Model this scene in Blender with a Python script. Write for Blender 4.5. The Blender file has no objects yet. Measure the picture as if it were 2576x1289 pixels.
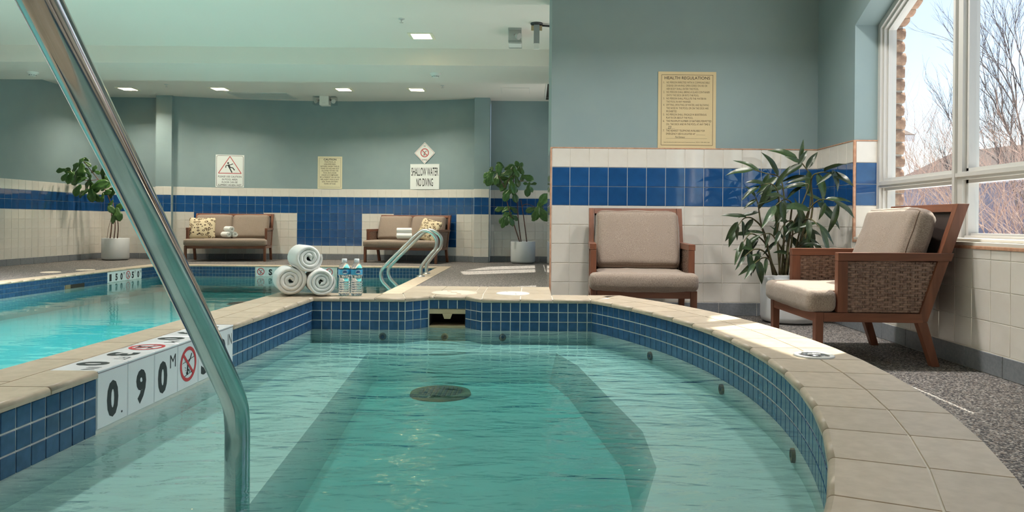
import bpy, bmesh, math, random
from mathutils import Vector, Matrix, noise as mnoise

random.seed(7)
PI = math.pi
sc = bpy.context.scene
COL = sc.collection

# ------------------------------------------------------------------ camera
# level view camera, 25.9 mm equivalent, horizon a little above the middle, 0.5 degree roll
F_PX, CX, CY, ROLL, CAM_H = 1851.14, 1337.92, 560.46, 0.0088, 0.7299
cd = bpy.data.cameras.new('camera')
cam = bpy.data.objects.new('camera', cd)
COL.objects.link(cam)
cd.sensor_fit = 'HORIZONTAL'
cd.sensor_width = 36.0
cd.lens = 36.0 * F_PX / 2576.0
cd.shift_x = (1288.0 - CX) / 2576.0
cd.shift_y = (CY - 644.5) / 2576.0
cd.clip_start, cd.clip_end = 0.02, 400
_c, _s = math.cos(ROLL), math.sin(ROLL)
cam.matrix_world = Matrix(((_c, -_s, 0, 0), (0, 0, -1, 0), (_s, _c, 0, CAM_H), (0, 0, 0, 1)))
sc.camera = cam

# ------------------------------------------------------------------ world, sun, exposure
SUN_TRAVEL = Vector((-1.0, -0.66, -1.22)).normalized()
world = bpy.data.worlds.new('sky'); sc.world = world
world.use_nodes = True
wn = world.node_tree; wn.nodes.clear()
sky = wn.nodes.new('ShaderNodeTexSky')
sky.sky_type = 'NISHITA'
sky.sun_disc = False
sky.sun_elevation = math.asin(-SUN_TRAVEL.z)
sky.sun_rotation = math.atan2(-SUN_TRAVEL.x, -SUN_TRAVEL.y)
sky.altitude = 200; sky.air_density = 0.9; sky.dust_density = 1.2; sky.ozone_density = 1.0
bg = wn.nodes.new('ShaderNodeBackground'); bg.inputs['Strength'].default_value = 0.17
wo = wn.nodes.new('ShaderNodeOutputWorld')
wn.links.new(sky.outputs[0], bg.inputs[0]); wn.links.new(bg.outputs[0], wo.inputs[0])

sl = bpy.data.lights.new('sun', 'SUN'); sl.energy = 10.0; sl.angle = 0.009; sl.color = (1.0, 0.93, 0.80)
so = bpy.data.objects.new('sun', sl); COL.objects.link(so)
so.location = (12, 14, 12)
so.rotation_euler = SUN_TRAVEL.to_track_quat('-Z', 'Y').to_euler()

vs = sc.view_settings
vs.view_transform = 'Standard'; vs.look = 'None'; vs.gamma = 1.0; vs.use_curve_mapping = False
vs.exposure = 0.35
sc.cycles.use_denoising = True
sc.cycles.max_bounces = 14; sc.cycles.diffuse_bounces = 6; sc.cycles.glossy_bounces = 5
sc.cycles.transparent_max_bounces = 24; sc.cycles.transmission_bounces = 10
sc.cycles.sample_clamp_indirect = 6.0
sc.cycles.caustics_reflective = False; sc.cycles.caustics_refractive = False
FILL_NEAR_W, LAMP_FAR, FILL_ROW_W = 40.0, 46.0, 120.0  # near and row values drive the added fill lights

# ------------------------------------------------------------------ helpers
def obj(name, mesh, parent=None, mat4=None):
    o = bpy.data.objects.new(name, mesh)
    COL.objects.link(o)
    if parent is not None: o.parent = parent
    if mat4 is not None: o.matrix_local = mat4
    return o

def thing(name, label, cat, loc=(0, 0, 0), rotz=0.0, group=None):
    o = bpy.data.objects.new(name, None)
    COL.objects.link(o)
    o.empty_display_size = 0.1
    o.location = loc; o.rotation_euler = (0, 0, rotz)
    return tag(o, label, cat, group)

def tag(o, label, cat, group=None):
    o['label'] = label; o['category'] = cat
    if group: o['group'] = group
    return o

def struct(o):
    o['kind'] = 'structure'
    return o

def stuff(o):
    o['kind'] = 'stuff'
    return o

class MB:
    """collects geometry for ONE mesh"""
    def __init__(s): s.v = []; s.f = []; s.sm = []
    def face(s, pts, smooth=False):
        n = len(s.v); s.v += [tuple(p) for p in pts]; s.f.append(tuple(range(n, n + len(pts)))); s.sm.append(smooth)
    def box(s, x0, x1, y0, y1, z0, z1, M=None):
        p = [(x0, y0, z0), (x1, y0, z0), (x1, y1, z0), (x0, y1, z0), (x0, y0, z1), (x1, y0, z1), (x1, y1, z1), (x0, y1, z1)]
        if M is not None: p = [tuple(M @ Vector(q)) for q in p]
        n = len(s.v); s.v += p
        for f in ((3, 2, 1, 0), (4, 5, 6, 7), (0, 1, 5, 4), (1, 2, 6, 5), (2, 3, 7, 6), (3, 0, 4, 7)):
            s.f.append(tuple(n + i for i in f)); s.sm.append(False)
    def prism(s, poly, fn, a, b):
        """poly: 2D points, fn(u, v, w) -> 3D, extruded w = a..b"""
        n = len(s.v); k = len(poly)
        s.v += [tuple(fn(u, v, a)) for u, v in poly] + [tuple(fn(u, v, b)) for u, v in poly]
        s.f.append(tuple(range(n + k - 1, n - 1, -1))); s.sm.append(False)
        s.f.append(tuple(range(n + k, n + 2 * k))); s.sm.append(False)
        for i in range(k):
            j = (i + 1) % k
            s.f.append((n + i, n + j, n + k + j, n + k + i)); s.sm.append(False)
    def tube(s, path, r, seg=10, cap=True, smooth=True, closed=False):
        path = [Vector(p) for p in path]; k = len(path)
        rr = r if isinstance(r, (list, tuple)) else [r] * k
        up = None; n0 = len(s.v)
        for i, p in enumerate(path):
            if closed: t = path[(i + 1) % k] - path[i - 1]
            else: t = path[min(i + 1, k - 1)] - path[max(i - 1, 0)]
            t.normalize()
            if up is None:
                up = Vector((0, 0, 1)) if abs(t.z) < .9 else Vector((1, 0, 0))
            a = (up - t * up.dot(t)).normalized(); b = t.cross(a); up = a
            for j in range(seg):
                g = 2 * PI * j / seg
                s.v.append(tuple(p + (a * math.cos(g) + b * math.sin(g)) * rr[i]))
        m = k if closed else k - 1
        for i in range(m):
            for j in range(seg):
                i2 = (i + 1) % k
                s.f.append((n0 + i * seg + j, n0 + i * seg + (j + 1) % seg, n0 + i2 * seg + (j + 1) % seg, n0 + i2 * seg + j)); s.sm.append(smooth)
        if cap and not closed:
            s.f.append(tuple(n0 + j for j in range(seg - 1, -1, -1))); s.sm.append(False)
            s.f.append(tuple(n0 + (k - 1) * seg + j for j in range(seg))); s.sm.append(False)
    def lathe(s, prof, seg=24, c=(0, 0, 0), smooth=True, wob=None):
        n0 = len(s.v); k = len(prof)
        for i, (r, z) in enumerate(prof):
            for j in range(seg):
                g = 2 * PI * j / seg
                q = r * (wob(g, z) if wob else 1)
                s.v.append((c[0] + q * math.cos(g), c[1] + q * math.sin(g), c[2] + z))
        for i in range(k - 1):
            for j in range(seg):
                s.f.append((n0 + i * seg + j, n0 + i * seg + (j + 1) % seg, n0 + (i + 1) * seg + (j + 1) % seg, n0 + (i + 1) * seg + j)); s.sm.append(smooth)
    def grid(s, fn, nu, nv, smooth=True, wrap=False):
        n0 = len(s.v)
        for i in range(nu):
            for j in range(nv): s.v.append(tuple(fn(i / (nu - 1), j / (nv - 1))))
        for i in range(nu - 1):
            for j in range(nv - 1):
                s.f.append((n0 + i * nv + j, n0 + (i + 1) * nv + j, n0 + (i + 1) * nv + j + 1, n0 + i * nv + j + 1)); s.sm.append(smooth)
    def mesh(s, name, mat, bevel=0.0, merge=False):
        me = bpy.data.meshes.new(name)
        me.from_pydata(s.v, [], s.f)
        me.polygons.foreach_set('use_smooth', s.sm)
        if mat: me.materials.append(mat)
        if bevel or merge:
            bm = bmesh.new(); bm.from_mesh(me)
            if merge: bmesh.ops.remove_doubles(bm, verts=bm.verts, dist=1e-5)
            if bevel:
                bmesh.ops.remove_doubles(bm, verts=bm.verts, dist=1e-6)
                es = [e for e in bm.edges if len(e.link_faces) == 2 and e.calc_face_angle(0) > .5]
                bmesh.ops.bevel(bm, geom=es, offset=bevel, segments=2, profile=.6, affect='EDGES', clamp_overlap=True)
            bmesh.ops.recalc_face_normals(bm, faces=bm.faces)
            bm.to_mesh(me); bm.free()
        me.update()
        return me
    def build(s, name, mat, parent=None, bevel=0.0, merge=False, loc=None):
        o = obj(name, s.mesh(name, mat, bevel, merge), parent)
        if loc is not None: o.location = loc
        return o

def smooth_path(pts, n=6):
    """Catmull-Rom through points"""
    P = [Vector(p) for p in pts]; out = []
    for i in range(len(P) - 1):
        p0 = P[max(i - 1, 0)]; p1 = P[i]; p2 = P[i + 1]; p3 = P[min(i + 2, len(P) - 1)]
        for k in range(n):
            t = k / n
            out.append(0.5 * ((2 * p1) + (p2 - p0) * t + (2 * p0 - 5 * p1 + 4 * p2 - p3) * t * t + (3 * p1 - p0 - 3 * p2 + p3) * t ** 3))
    out.append(P[-1]); return out

def px(x, y, Y):
    """the point of the room seen at photo position (x, y) at depth Y in front of the camera"""
    a, b = x - CX, y - CY
    u = _c * a + _s * b; v = -_s * a + _c * b
    return Vector((u / F_PX * Y, Y, CAM_H - v / F_PX * Y))

def fill_poly(loops, z):
    """triangulated flat region at height z: loops[0] outer, others holes; returns (verts, faces)"""
    bm = bmesh.new(); es = []
    for lp in loops:
        vs_ = [bm.verts.new((p[0], p[1], z)) for p in lp]
        for i in range(len(vs_)): es.append(bm.edges.new((vs_[i], vs_[(i + 1) % len(vs_)])))
    bmesh.ops.triangle_fill(bm, use_beauty=True, use_dissolve=False, edges=es, normal=(0, 0, 1))
    bm.verts.index_update()
    v = [tuple(q.co) for q in bm.verts]; f = [tuple(q.index for q in fc.verts) for fc in bm.faces]
    bm.free(); return v, f

# ------------------------------------------------------------------ materials
def srgb(r, g, b):
    return tuple(((c / 255) / 12.92 if c / 255 <= .04045 else ((c / 255 + .055) / 1.055) ** 2.4) for c in (r, g, b)) + (1,)

MATS = {}
def pmat(name, col, rough=.5, metal=0.0, spec=.5, col2=None, nscale=6.0, ndet=4, nrange=(.35, .65), stretch=None,
         bump=0.0, bscale=60.0, bdist=.002, coat=0.0, objrand=0.0, rough2=None, sheen=0.0, coord='Object'):
    if name in MATS: return MATS[name]
    m = bpy.data.materials.new(name); m.use_nodes = True; MATS[name] = m
    nt = m.node_tree; N = nt.nodes; L = nt.links; b = N['Principled BSDF']
    b.inputs['Base Color'].default_value = col
    b.inputs['Roughness'].default_value = rough
    b.inputs['Metallic'].default_value = metal
    b.inputs['Specular IOR Level'].default_value = spec
    b.inputs['Coat Weight'].default_value = coat
    b.inputs['Sheen Weight'].default_value = sheen
    tc = N.new('ShaderNodeTexCoord'); src = tc.outputs[coord]
    if stretch:
        mp = N.new('ShaderNodeMapping'); mp.inputs['Scale'].default_value = stretch
        L.new(src, mp.inputs['Vector']); src = mp.outputs[0]
    cs = None
    if col2 is not None:
        nz = N.new('ShaderNodeTexNoise'); nz.inputs['Scale'].default_value = nscale; nz.inputs['Detail'].default_value = ndet
        L.new(src, nz.inputs['Vector'])
        mr = N.new('ShaderNodeMapRange'); mr.inputs[1].default_value = nrange[0]; mr.inputs[2].default_value = nrange[1]
        L.new(nz.outputs['Fac'], mr.inputs[0])
        mx = N.new('ShaderNodeMix'); mx.data_type = 'RGBA'
        mx.inputs[6].default_value = col; mx.inputs[7].default_value = col2
        L.new(mr.outputs[0], mx.inputs[0]); cs = mx.outputs[2]
        if rough2 is not None:
            m2 = N.new('ShaderNodeMapRange'); m2.inputs[3].default_value = rough; m2.inputs[4].default_value = rough2
            L.new(mr.outputs[0], m2.inputs[0]); L.new(m2.outputs[0], b.inputs['Roughness'])
    if objrand:
        oi = N.new('ShaderNodeObjectInfo')
        hs = N.new('ShaderNodeHueSaturation')
        m3 = N.new('ShaderNodeMapRange'); m3.inputs[3].default_value = 1 - objrand; m3.inputs[4].default_value = 1 + objrand
        L.new(oi.outputs['Random'], m3.inputs[0]); L.new(m3.outputs[0], hs.inputs['Value'])
        if cs: L.new(cs, hs.inputs['Color'])
        else: hs.inputs['Color'].default_value = col
        cs = hs.outputs[0]
    if cs: L.new(cs, b.inputs['Base Color'])
    if bump:
        n2 = N.new('ShaderNodeTexNoise'); n2.inputs['Scale'].default_value = bscale; n2.inputs['Detail'].default_value = 3
        L.new(src, n2.inputs['Vector'])
        bp = N.new('ShaderNodeBump'); bp.inputs['Strength'].default_value = bump; bp.inputs['Distance'].default_value = bdist
        L.new(n2.outputs['Fac'], bp.inputs['Height']); L.new(bp.outputs[0], b.inputs['Normal'])
    return m

PAINT = pmat('teal_grey_wall_paint', srgb(135, 154, 156), .55, col2=srgb(131, 150, 153), nscale=3, bump=.05, bscale=220)
CEIL = pmat('white_ceiling_paint', srgb(234, 226, 217), .45, bump=.04, bscale=160)
GROUT = pmat('pale_grout', srgb(230, 226, 219), .8, col2=srgb(212, 206, 196), nscale=9)
TRIMT = pmat('terracotta_tile_edge', srgb(205, 160, 132), .5, col2=srgb(180, 132, 104), nscale=30)
WHITE_T = pmat('white_glazed_tile', srgb(226, 221, 213), .05, spec=.8, coat=.6, col2=srgb(220, 214, 205), nscale=8, bump=.035, bscale=9, bdist=.01, objrand=.02)
BLUE_T = pmat('blue_glazed_tile', srgb(34, 84, 140), .04, spec=.8, coat=.8, col2=srgb(28, 72, 124), nscale=9, bump=.035, bscale=9, bdist=.01, objrand=.08)
MOSAIC = pmat('blue_mosaic_tile', srgb(52, 90, 130), .2, spec=.5, col2=srgb(42, 76, 112), nscale=30, bump=.05, bscale=60, objrand=.12)
GREY_T = pmat('grey_baseboard_tile', srgb(126, 130, 136), .45, col2=srgb(114, 118, 124), nscale=70, bump=.05, bscale=150, objrand=.04)
MARK_T = pmat('white_marker_tile', srgb(232, 233, 235), .18, bump=.02, bscale=12)
COPING = pmat('tan_quarry_tile', srgb(194, 178, 157), .42, col2=srgb(182, 166, 144), nscale=34, ndet=8, bump=.25, bscale=130, bdist=.0012, objrand=.05)
COPING_G = pmat('coping_grout', srgb(238, 233, 224), .8)
PLASTER = pmat('white_pool_plaster', srgb(214, 220, 215), .7, col2=srgb(204, 211, 206), nscale=5)
POOL_PL = pmat('pool_plaster', srgb(190, 212, 210), .7, col2=srgb(180, 204, 202), nscale=3)
STEEL = pmat('polished_steel', (.60, .60, .59, 1), .06, 1.0, col2=(.52, .52, .51, 1), nscale=14, rough2=.13, bump=.02, bscale=30)
STEEL_B = pmat('brushed_steel', (.66, .64, .60, 1), .3, 1.0)
WOOD = pmat('red_brown_wood', srgb(132, 84, 62), .38, col2=srgb(100, 61, 46), nscale=26, ndet=6, nrange=(.3, .7), stretch=(1, 1, .12), bump=.08, bscale=90, spec=.4)
WOODX = pmat('red_brown_wood_along', srgb(132, 84, 62), .38, col2=srgb(100, 61, 46), nscale=26, ndet=6, nrange=(.3, .7), stretch=(1, .12, 1), bump=.08, bscale=90, spec=.4)
FABRIC = pmat('taupe_woven_fabric', srgb(164, 149, 136), .9, col2=srgb(124, 109, 98), nscale=330, ndet=2, nrange=(.32, .68), stretch=(1, 1, .35), bump=.5, bscale=420, bdist=.0012, sheen=.2, spec=.2)
PIPING = pmat('dark_taupe_piping', srgb(130, 108, 92), .9)
WICKER = pmat('brown_wicker', srgb(158, 130, 114), .4, col2=srgb(104, 78, 66), nscale=60, ndet=3, nrange=(.3, .7), spec=.5)
WICKER_D = pmat('dark_wicker_core', srgb(48, 34, 28), .7)
TOWEL = pmat('white_terry', srgb(244, 243, 240), .95, bump=1.0, bscale=330, bdist=.003, sheen=.3, spec=.1)
POT = pmat('grey_white_planter', srgb(214, 216, 218), .45, col2=srgb(208, 210, 212), nscale=4)
SOIL = pmat('potting_soil', srgb(60, 46, 36), .95, bump=.6, bscale=40, bdist=.01)
BARK = pmat('fig_bark', srgb(120, 88, 76), .8, col2=srgb(84, 58, 50), nscale=40, bump=.3, bscale=60)
LEAF = pmat('fig_leaf', srgb(70, 106, 48), .35, col2=srgb(46, 80, 34), nscale=11, spec=.5, objrand=.28)
LEAF2 = pmat('palm_leaf', srgb(50, 70, 36), .34, col2=srgb(32, 48, 26), nscale=16, spec=.55, objrand=.35)
CANE = pmat('green_cane', srgb(96, 96, 58), .6, col2=srgb(80, 66, 44), nscale=40)
WHITE_P = pmat('white_plastic', srgb(232, 230, 224), .4)
GREY_P = pmat('light_grey_plastic', srgb(206, 206, 202), .45)
DARK_P = pmat('dark_grey_plastic', srgb(60, 58, 58), .5)
BEIGE_P = pmat('beige_plastic', srgb(205, 184, 150), .5, col2=srgb(190, 166, 130), nscale=8)
BLACK = pmat('black_print', srgb(42, 44, 46), .5)
RED = pmat('red_print', srgb(196, 46, 54), .45)
RED_L = pmat('thin_red_print', srgb(186, 70, 72), .45)
SIGN_W = pmat('white_sign_face', srgb(226, 230, 228), .35)
SIGN_C = pmat('cream_sign_face', srgb(218, 211, 180), .4)
SIGN_T = pmat('tan_sign_face', srgb(210, 190, 148), .42)
BROWN_PR = pmat('brown_print', srgb(74, 60, 46), .6)
ALU = pmat('white_window_aluminium', srgb(198, 196, 192), .4, spec=.5)
SILLM = pmat('window_stool', srgb(222, 216, 206), .3)
BRICK = pmat('buff_split_brick', srgb(172, 142, 118), .9, col2=srgb(140, 108, 88), nscale=26, ndet=6, bump=.7, bscale=34, bdist=.012, objrand=.12)
MORTAR = pmat('mortar', srgb(180, 172, 162), .9)
SNOW = pmat('snow', srgb(240, 242, 246), .8, bump=.3, bscale=4, bdist=.05)
TWIG = pmat('pale_red_twig', srgb(190, 164, 152), .7, col2=srgb(156, 128, 118), nscale=8)
TREEB = pmat('grey_tree_bark', srgb(104, 92, 90), .8, col2=srgb(80, 70, 68), nscale=6)
SIDING = pmat('lavender_grey_siding', srgb(150, 146, 160), .7)
ROOFM = pmat('brown_shingle', srgb(116, 98, 90), .9, col2=srgb(98, 82, 76), nscale=12)
FASCIA = pmat('white_fascia', srgb(214, 212, 214), .6)
HOUSE = pmat('reflector_warm', srgb(250, 236, 196), .35)
DARKV = pmat('dark_void', srgb(40, 32, 26), .8)
CAPM = pmat('white_cap', srgb(240, 242, 244), .35)
LABELB = pmat('cyan_bottle_label', srgb(84, 182, 222), .3, col2=srgb(60, 160, 212), nscale=20)
NAVY = pmat('navy_print', srgb(44, 70, 132), .4)
DUSTY = pmat('rust_stain', srgb(126, 112, 86), .7)

def mat_floor():
    m = bpy.data.materials.new('pebble_rubber_floor'); m.use_nodes = True
    N = m.node_tree.nodes; L = m.node_tree.links; b = N['Principled BSDF']
    tc = N.new('ShaderNodeTexCoord')
    vo = N.new('ShaderNodeTexVoronoi'); vo.inputs['Scale'].default_value = 150; vo.feature = 'F1'
    L.new(tc.outputs['Object'], vo.inputs['Vector'])
    cr = N.new('ShaderNodeValToRGB'); cr.color_ramp.interpolation = 'CONSTANT'
    e = cr.color_ramp.elements
    e[0].position = 0; e[0].color = srgb(50, 49, 52)
    e[1].position = .3; e[1].color = srgb(116, 112, 109)
    for p, c in ((.5, srgb(144, 138, 133)), (.68, srgb(110, 97, 89)), (.8, srgb(76, 74, 75)), (.92, srgb(172, 166, 160))):
        q = e.new(p); q.color = c
    sp = N.new('ShaderNodeSeparateColor'); L.new(vo.outputs['Color'], sp.inputs[0]); L.new(sp.outputs[0], cr.inputs[0])
    L.new(cr.outputs[0], b.inputs['Base Color'])
    b.inputs['Roughness'].default_value = .8
    bp = N.new('ShaderNodeBump'); bp.inputs['Strength'].default_value = .7; bp.inputs['Distance'].default_value = .003
    inv = N.new('ShaderNodeMath'); inv.operation = 'SUBTRACT'; inv.inputs[0].default_value = 1
    L.new(vo.outputs['Distance'], inv.inputs[1]); L.new(inv.outputs[0], bp.inputs['Height']); L.new(bp.outputs[0], b.inputs['Normal'])
    return m
FLOOR = mat_floor()

def schlick(N, L, f0, normal=None):
    """reflectance of a thin sheet, the same from both sides"""
    ge = N.new('ShaderNodeNewGeometry')
    dt = N.new('ShaderNodeVectorMath'); dt.operation = 'DOT_PRODUCT'
    L.new(ge.outputs['Incoming'], dt.inputs[0]); L.new(normal if normal else ge.outputs['Normal'], dt.inputs[1])
    ab = N.new('ShaderNodeMath'); ab.operation = 'ABSOLUTE'; L.new(dt.outputs['Value'], ab.inputs[0])
    iv = N.new('ShaderNodeMath'); iv.operation = 'SUBTRACT'; iv.inputs[0].default_value = 1.0; iv.use_clamp = True; L.new(ab.outputs[0], iv.inputs[1])
    pw = N.new('ShaderNodeMath'); pw.operation = 'POWER'; pw.inputs[1].default_value = 5.0; L.new(iv.outputs[0], pw.inputs[0])
    ma = N.new('ShaderNodeMath'); ma.operation = 'MULTIPLY_ADD'; ma.inputs[1].default_value = 1 - f0; ma.inputs[2].default_value = f0; L.new(pw.outputs[0], ma.inputs[0])
    return ma

def mat_water(name, absorb, dens, s1, s2, amp, stretch):
    m = bpy.data.materials.new(name); m.use_nodes = True
    nt = m.node_tree; N = nt.nodes; L = nt.links; N.clear()
    out = N.new('ShaderNodeOutputMaterial')
    tc = N.new('ShaderNodeTexCoord'); mp = N.new('ShaderNodeMapping'); mp.inputs['Scale'].default_value = stretch
    L.new(tc.outputs['Object'], mp.inputs['Vector'])
    n1 = N.new('ShaderNodeTexNoise'); n1.inputs['Scale'].default_value = s1; n1.inputs['Detail'].default_value = 2; n1.inputs['Distortion'].default_value = .6
    n2 = N.new('ShaderNodeTexNoise'); n2.inputs['Scale'].default_value = s2; n2.inputs['Detail'].default_value = 2; n2.inputs['Distortion'].default_value = .4
    L.new(mp.outputs[0], n1.inputs['Vector']); L.new(mp.outputs[0], n2.inputs['Vector'])
    ad = N.new('ShaderNodeMath'); ad.operation = 'MULTIPLY_ADD'; ad.inputs[1].default_value = .22
    L.new(n2.outputs['Fac'], ad.inputs[0]); L.new(n1.outputs['Fac'], ad.inputs[2])
    bp = N.new('ShaderNodeBump'); bp.inputs['Strength'].default_value = 1.0; bp.inputs['Distance'].default_value = amp
    L.new(ad.outputs[0], bp.inputs['Height'])
    fr = schlick(N, L, .02, bp.outputs[0])
    tr = N.new('ShaderNodeBsdfTransparent')
    gl = N.new('ShaderNodeBsdfGlossy'); gl.inputs['Roughness'].default_value = 0.0; L.new(bp.outputs[0], gl.inputs['Normal'])
    mx = N.new('ShaderNodeMixShader'); L.new(fr.outputs[0], mx.inputs[0]); L.new(tr.outputs[0], mx.inputs[1]); L.new(gl.outputs[0], mx.inputs[2])
    L.new(mx.outputs[0], out.inputs['Surface'])
    va = N.new('ShaderNodeVolumeAbsorption'); va.inputs['Color'].default_value = absorb; va.inputs['Density'].default_value = dens
    L.new(va.outputs[0], out.inputs['Volume'])
    return m
TUBW = mat_water('tub_water', (.14, .66, .65, 1), 3.0, 4.2, 17, .013, (1, 2.4, 1))
POOLW = mat_water('pool_water', (.06, .71, .73, 1), 1.35, 1.1, 5, .004, (1, 2.6, 1))

def mat_glass(name, tint, rough=0.0, gain=1.0):
    m = bpy.data.materials.new(name); m.use_nodes = True
    nt = m.node_tree; N = nt.nodes; L = nt.links; N.clear()
    out = N.new('ShaderNodeOutputMaterial')
    fr = schlick(N, L, .05)
    tr = N.new('ShaderNodeBsdfTransparent'); tr.inputs['Color'].default_value = tint
    gl = N.new('ShaderNodeBsdfGlossy'); gl.inputs['Roughness'].default_value = rough
    mx = N.new('ShaderNodeMixShader')
    L.new(fr.outputs[0], mx.inputs[0]); L.new(tr.outputs[0], mx.inputs[1]); L.new(gl.outputs[0], mx.inputs[2])
    L.new(mx.outputs[0], out.inputs['Surface'])
    return m
GLASS = mat_glass('window_glass', (.95, .98, .97, 1))
CLEARP = mat_glass('clear_plastic', (.90, .91, .91, 1), .05)

def mat_bottle():
    m = bpy.data.materials.new('clear_bottle_plastic'); m.use_nodes = True
    b = m.node_tree.nodes['Principled BSDF']
    b.inputs['Base Color'].default_value = (.97, .99, 1, 1); b.inputs['Roughness'].default_value = .03
    b.inputs['Transmission Weight'].default_value = 1.0; b.inputs['IOR'].default_value = 1.33
    return m
BOTTLE = mat_bottle()

def mat_pillow():
    m = bpy.data.materials.new('leaf_print_cotton'); m.use_nodes = True
    N = m.node_tree.nodes; L = m.node_tree.links; b = N['Principled BSDF']
    tc = N.new('ShaderNodeTexCoord')
    mp = N.new('ShaderNodeMapping'); mp.inputs['Scale'].default_value = (1, .6, 1.35); mp.inputs['Rotation'].default_value = (0, .5, 0)
    L.new(tc.outputs['Object'], mp.inputs['Vector'])
    vo = N.new('ShaderNodeTexVoronoi'); vo.inputs['Scale'].default_value = 15; vo.inputs['Randomness'].default_value = .9
    L.new(mp.outputs[0], vo.inputs['Vector'])
    cr = N.new('ShaderNodeValToRGB'); cr.color_ramp.interpolation = 'CONSTANT'
    e = cr.color_ramp.elements
    e[0].position = 0; e[0].color = srgb(206, 186, 150)
    e[1].position = .22; e[1].color = srgb(70, 52, 42)
    q = e.new(.38); q.color = srgb(214, 198, 166)
    L.new(vo.outputs['Distance'], cr.inputs[0]); L.new(cr.outputs[0], b.inputs['Base Color'])
    b.inputs['Roughness'].default_value = .9
    return m
PILLOW = mat_pillow()

def mat_emit(name, col, st):
    m = bpy.data.materials.new(name); m.use_nodes = True
    N = m.node_tree.nodes; L = m.node_tree.links; N.clear()
    e = N.new('ShaderNodeEmission'); e.inputs[0].default_value = col; e.inputs[1].default_value = st
    o = N.new('ShaderNodeOutputMaterial'); L.new(e.outputs[0], o.inputs[0]); return m
# ------------------------------------------------------------------ tiles
S = 0.1524            # wall tile pitch
BB = 0.1082           # baseboard height
T_TOP = BB + 8 * S    # top of the tiled wainscot
CEIL_Z = 2.98
BEAM_Z = 2.761
YH, XW, XL = 5.867, 2.2728, -7.9545
X0H = 0.1478
_tm = {}
def tile_mesh(w, h, t, b, mat):
    k = (round(w, 4), round(h, 4), t, b, mat.name)
    if k in _tm: return _tm[k]
    v = [(0, 0, 0), (w, 0, 0), (w, h, 0), (0, h, 0), (0, 0, t - b), (w, 0, t - b), (w, h, t - b), (0, h, t - b),
         (b, b, t), (w - b, b, t), (w - b, h - b, t), (b, h - b, t)]
    f = [(8, 9, 10, 11)]
    for i in range(4):
        j = (i + 1) % 4
        f += [(4 + i, 4 + j, 8 + j, 8 + i), (i, j, 4 + j, 4 + i)]
    me = bpy.data.meshes.new('tile'); me.from_pydata(v, [], f); me.materials.append(mat)
    _tm[k] = me; return me

def frame4(o, ux, uy, n):
    return Matrix(((ux[0], uy[0], n[0], o[0]), (ux[1], uy[1], n[1], o[1]), (ux[2], uy[2], n[2], o[2]), (0, 0, 0, 1)))

def put_tile(parent, o, ux, uy, n, w, h, mat, name='tile', joint=.004, t=.005, b=.0015, tilt=.0016):
    ux, uy, n = Vector(ux), Vector(uy), Vector(n)
    o = Vector(o) + ux * joint / 2 + uy * joint / 2 - n * .001
    if tilt:
        ax = (ux * random.gauss(0, tilt) + uy * random.gauss(0, tilt))
        n2 = (n + ax).normalized(); ux2 = (ux - n2 * ux.dot(n2)).normalized(); uy2 = n2.cross(ux2)
        ux, uy, n = ux2, uy2, n2
    return obj(name, tile_mesh(w - joint, h - joint, t, b, mat), parent, frame4(o, ux, uy, n))

def cols_from(j0, a, b):
    """column joints j0 + k*S clipped to a..b -> list of (start, width)"""
    k = math.floor((a - j0) / S); out = []
    while True:
        s0 = max(a, j0 + k * S); s1 = min(b, j0 + (k + 1) * S)
        if s0 >= b - .012: break
        if s1 - s0 > .012: out.append((s0, s1 - s0))
        k += 1
    return out

def wall_tiles(parent, pt, ux, n, cols, rows, colour):
    """pt(s) -> plan point at run s; rows list of (z, h, idx)"""
    for i, (s0, w) in enumerate(cols):
        for z, h, j in rows:
            p = pt(s0)
            put_tile(parent, (p[0], p[1], z), ux, (0, 0, 1), n, w, h, colour(i, j))

ROWS8 = [(BB + j * S, S, j) for j in range(8)]
def band(i, j): return BLUE_T if j in (5, 6) else WHITE_T

def base_tiles(name, parent_label, p0, ux, n, length, first=0.0, pitch=.3048):
    """grey baseboard run: a structure with its own tiles"""
    ux, n = Vector(ux), Vector(n)
    mb = MB(); p0 = Vector(p0); q = p0 + ux * length
    z = BB - .002
    mb.face([p0 + n * .006, q + n * .006, q + n * .006 + Vector((0, 0, z)), p0 + n * .006 + Vector((0, 0, z))])
    mb.face([p0 + Vector((0, 0, z)), p0 + n * .006 + Vector((0, 0, z)), q + n * .006 + Vector((0, 0, z)), q + Vector((0, 0, z))])
    o = struct(mb.build(name, GROUT))
    s = -first
    while s < length - .02:
        a, b = max(s, 0), min(s + pitch, length)
        if b - a > .02:
            put_tile(o, p0 + ux * a + n * .006, ux, (0, 0, 1), n, b - a, BB - .002, GREY_T, joint=.004, t=.006, b=.002, tilt=.0008)
        s += pitch
    return o

# ------------------------------------------------------------------ plan of the tub and the pool
ZC, ZT, ZW = 0.312, 0.291, 0.14
AC = Vector((-2.41, 2.449)); RI, RO = 3.163, 3.447
XI, XO = -1.197, -1.463           # divider: tub side, pool side
YB = 4.026                        # tub back wall
A_END = math.radians(29.9)
def arc(r, a): return Vector((AC.x + r * math.cos(a), AC.y + r * math.sin(a)))
REC = [(-.689, YB), (-.573, YB + .118), (-.369, YB + .118), (-.270, YB)]   # skimmer recess
tub_in = [(XI, .872), (XI, YB)] + REC + [tuple(arc(RI, A_END + (-2 * A_END) * i / 64)) for i in range(65)]
PX0, PX1, PY0, PY1 = -5.93, -1.50, 0.0, 11.75

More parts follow.
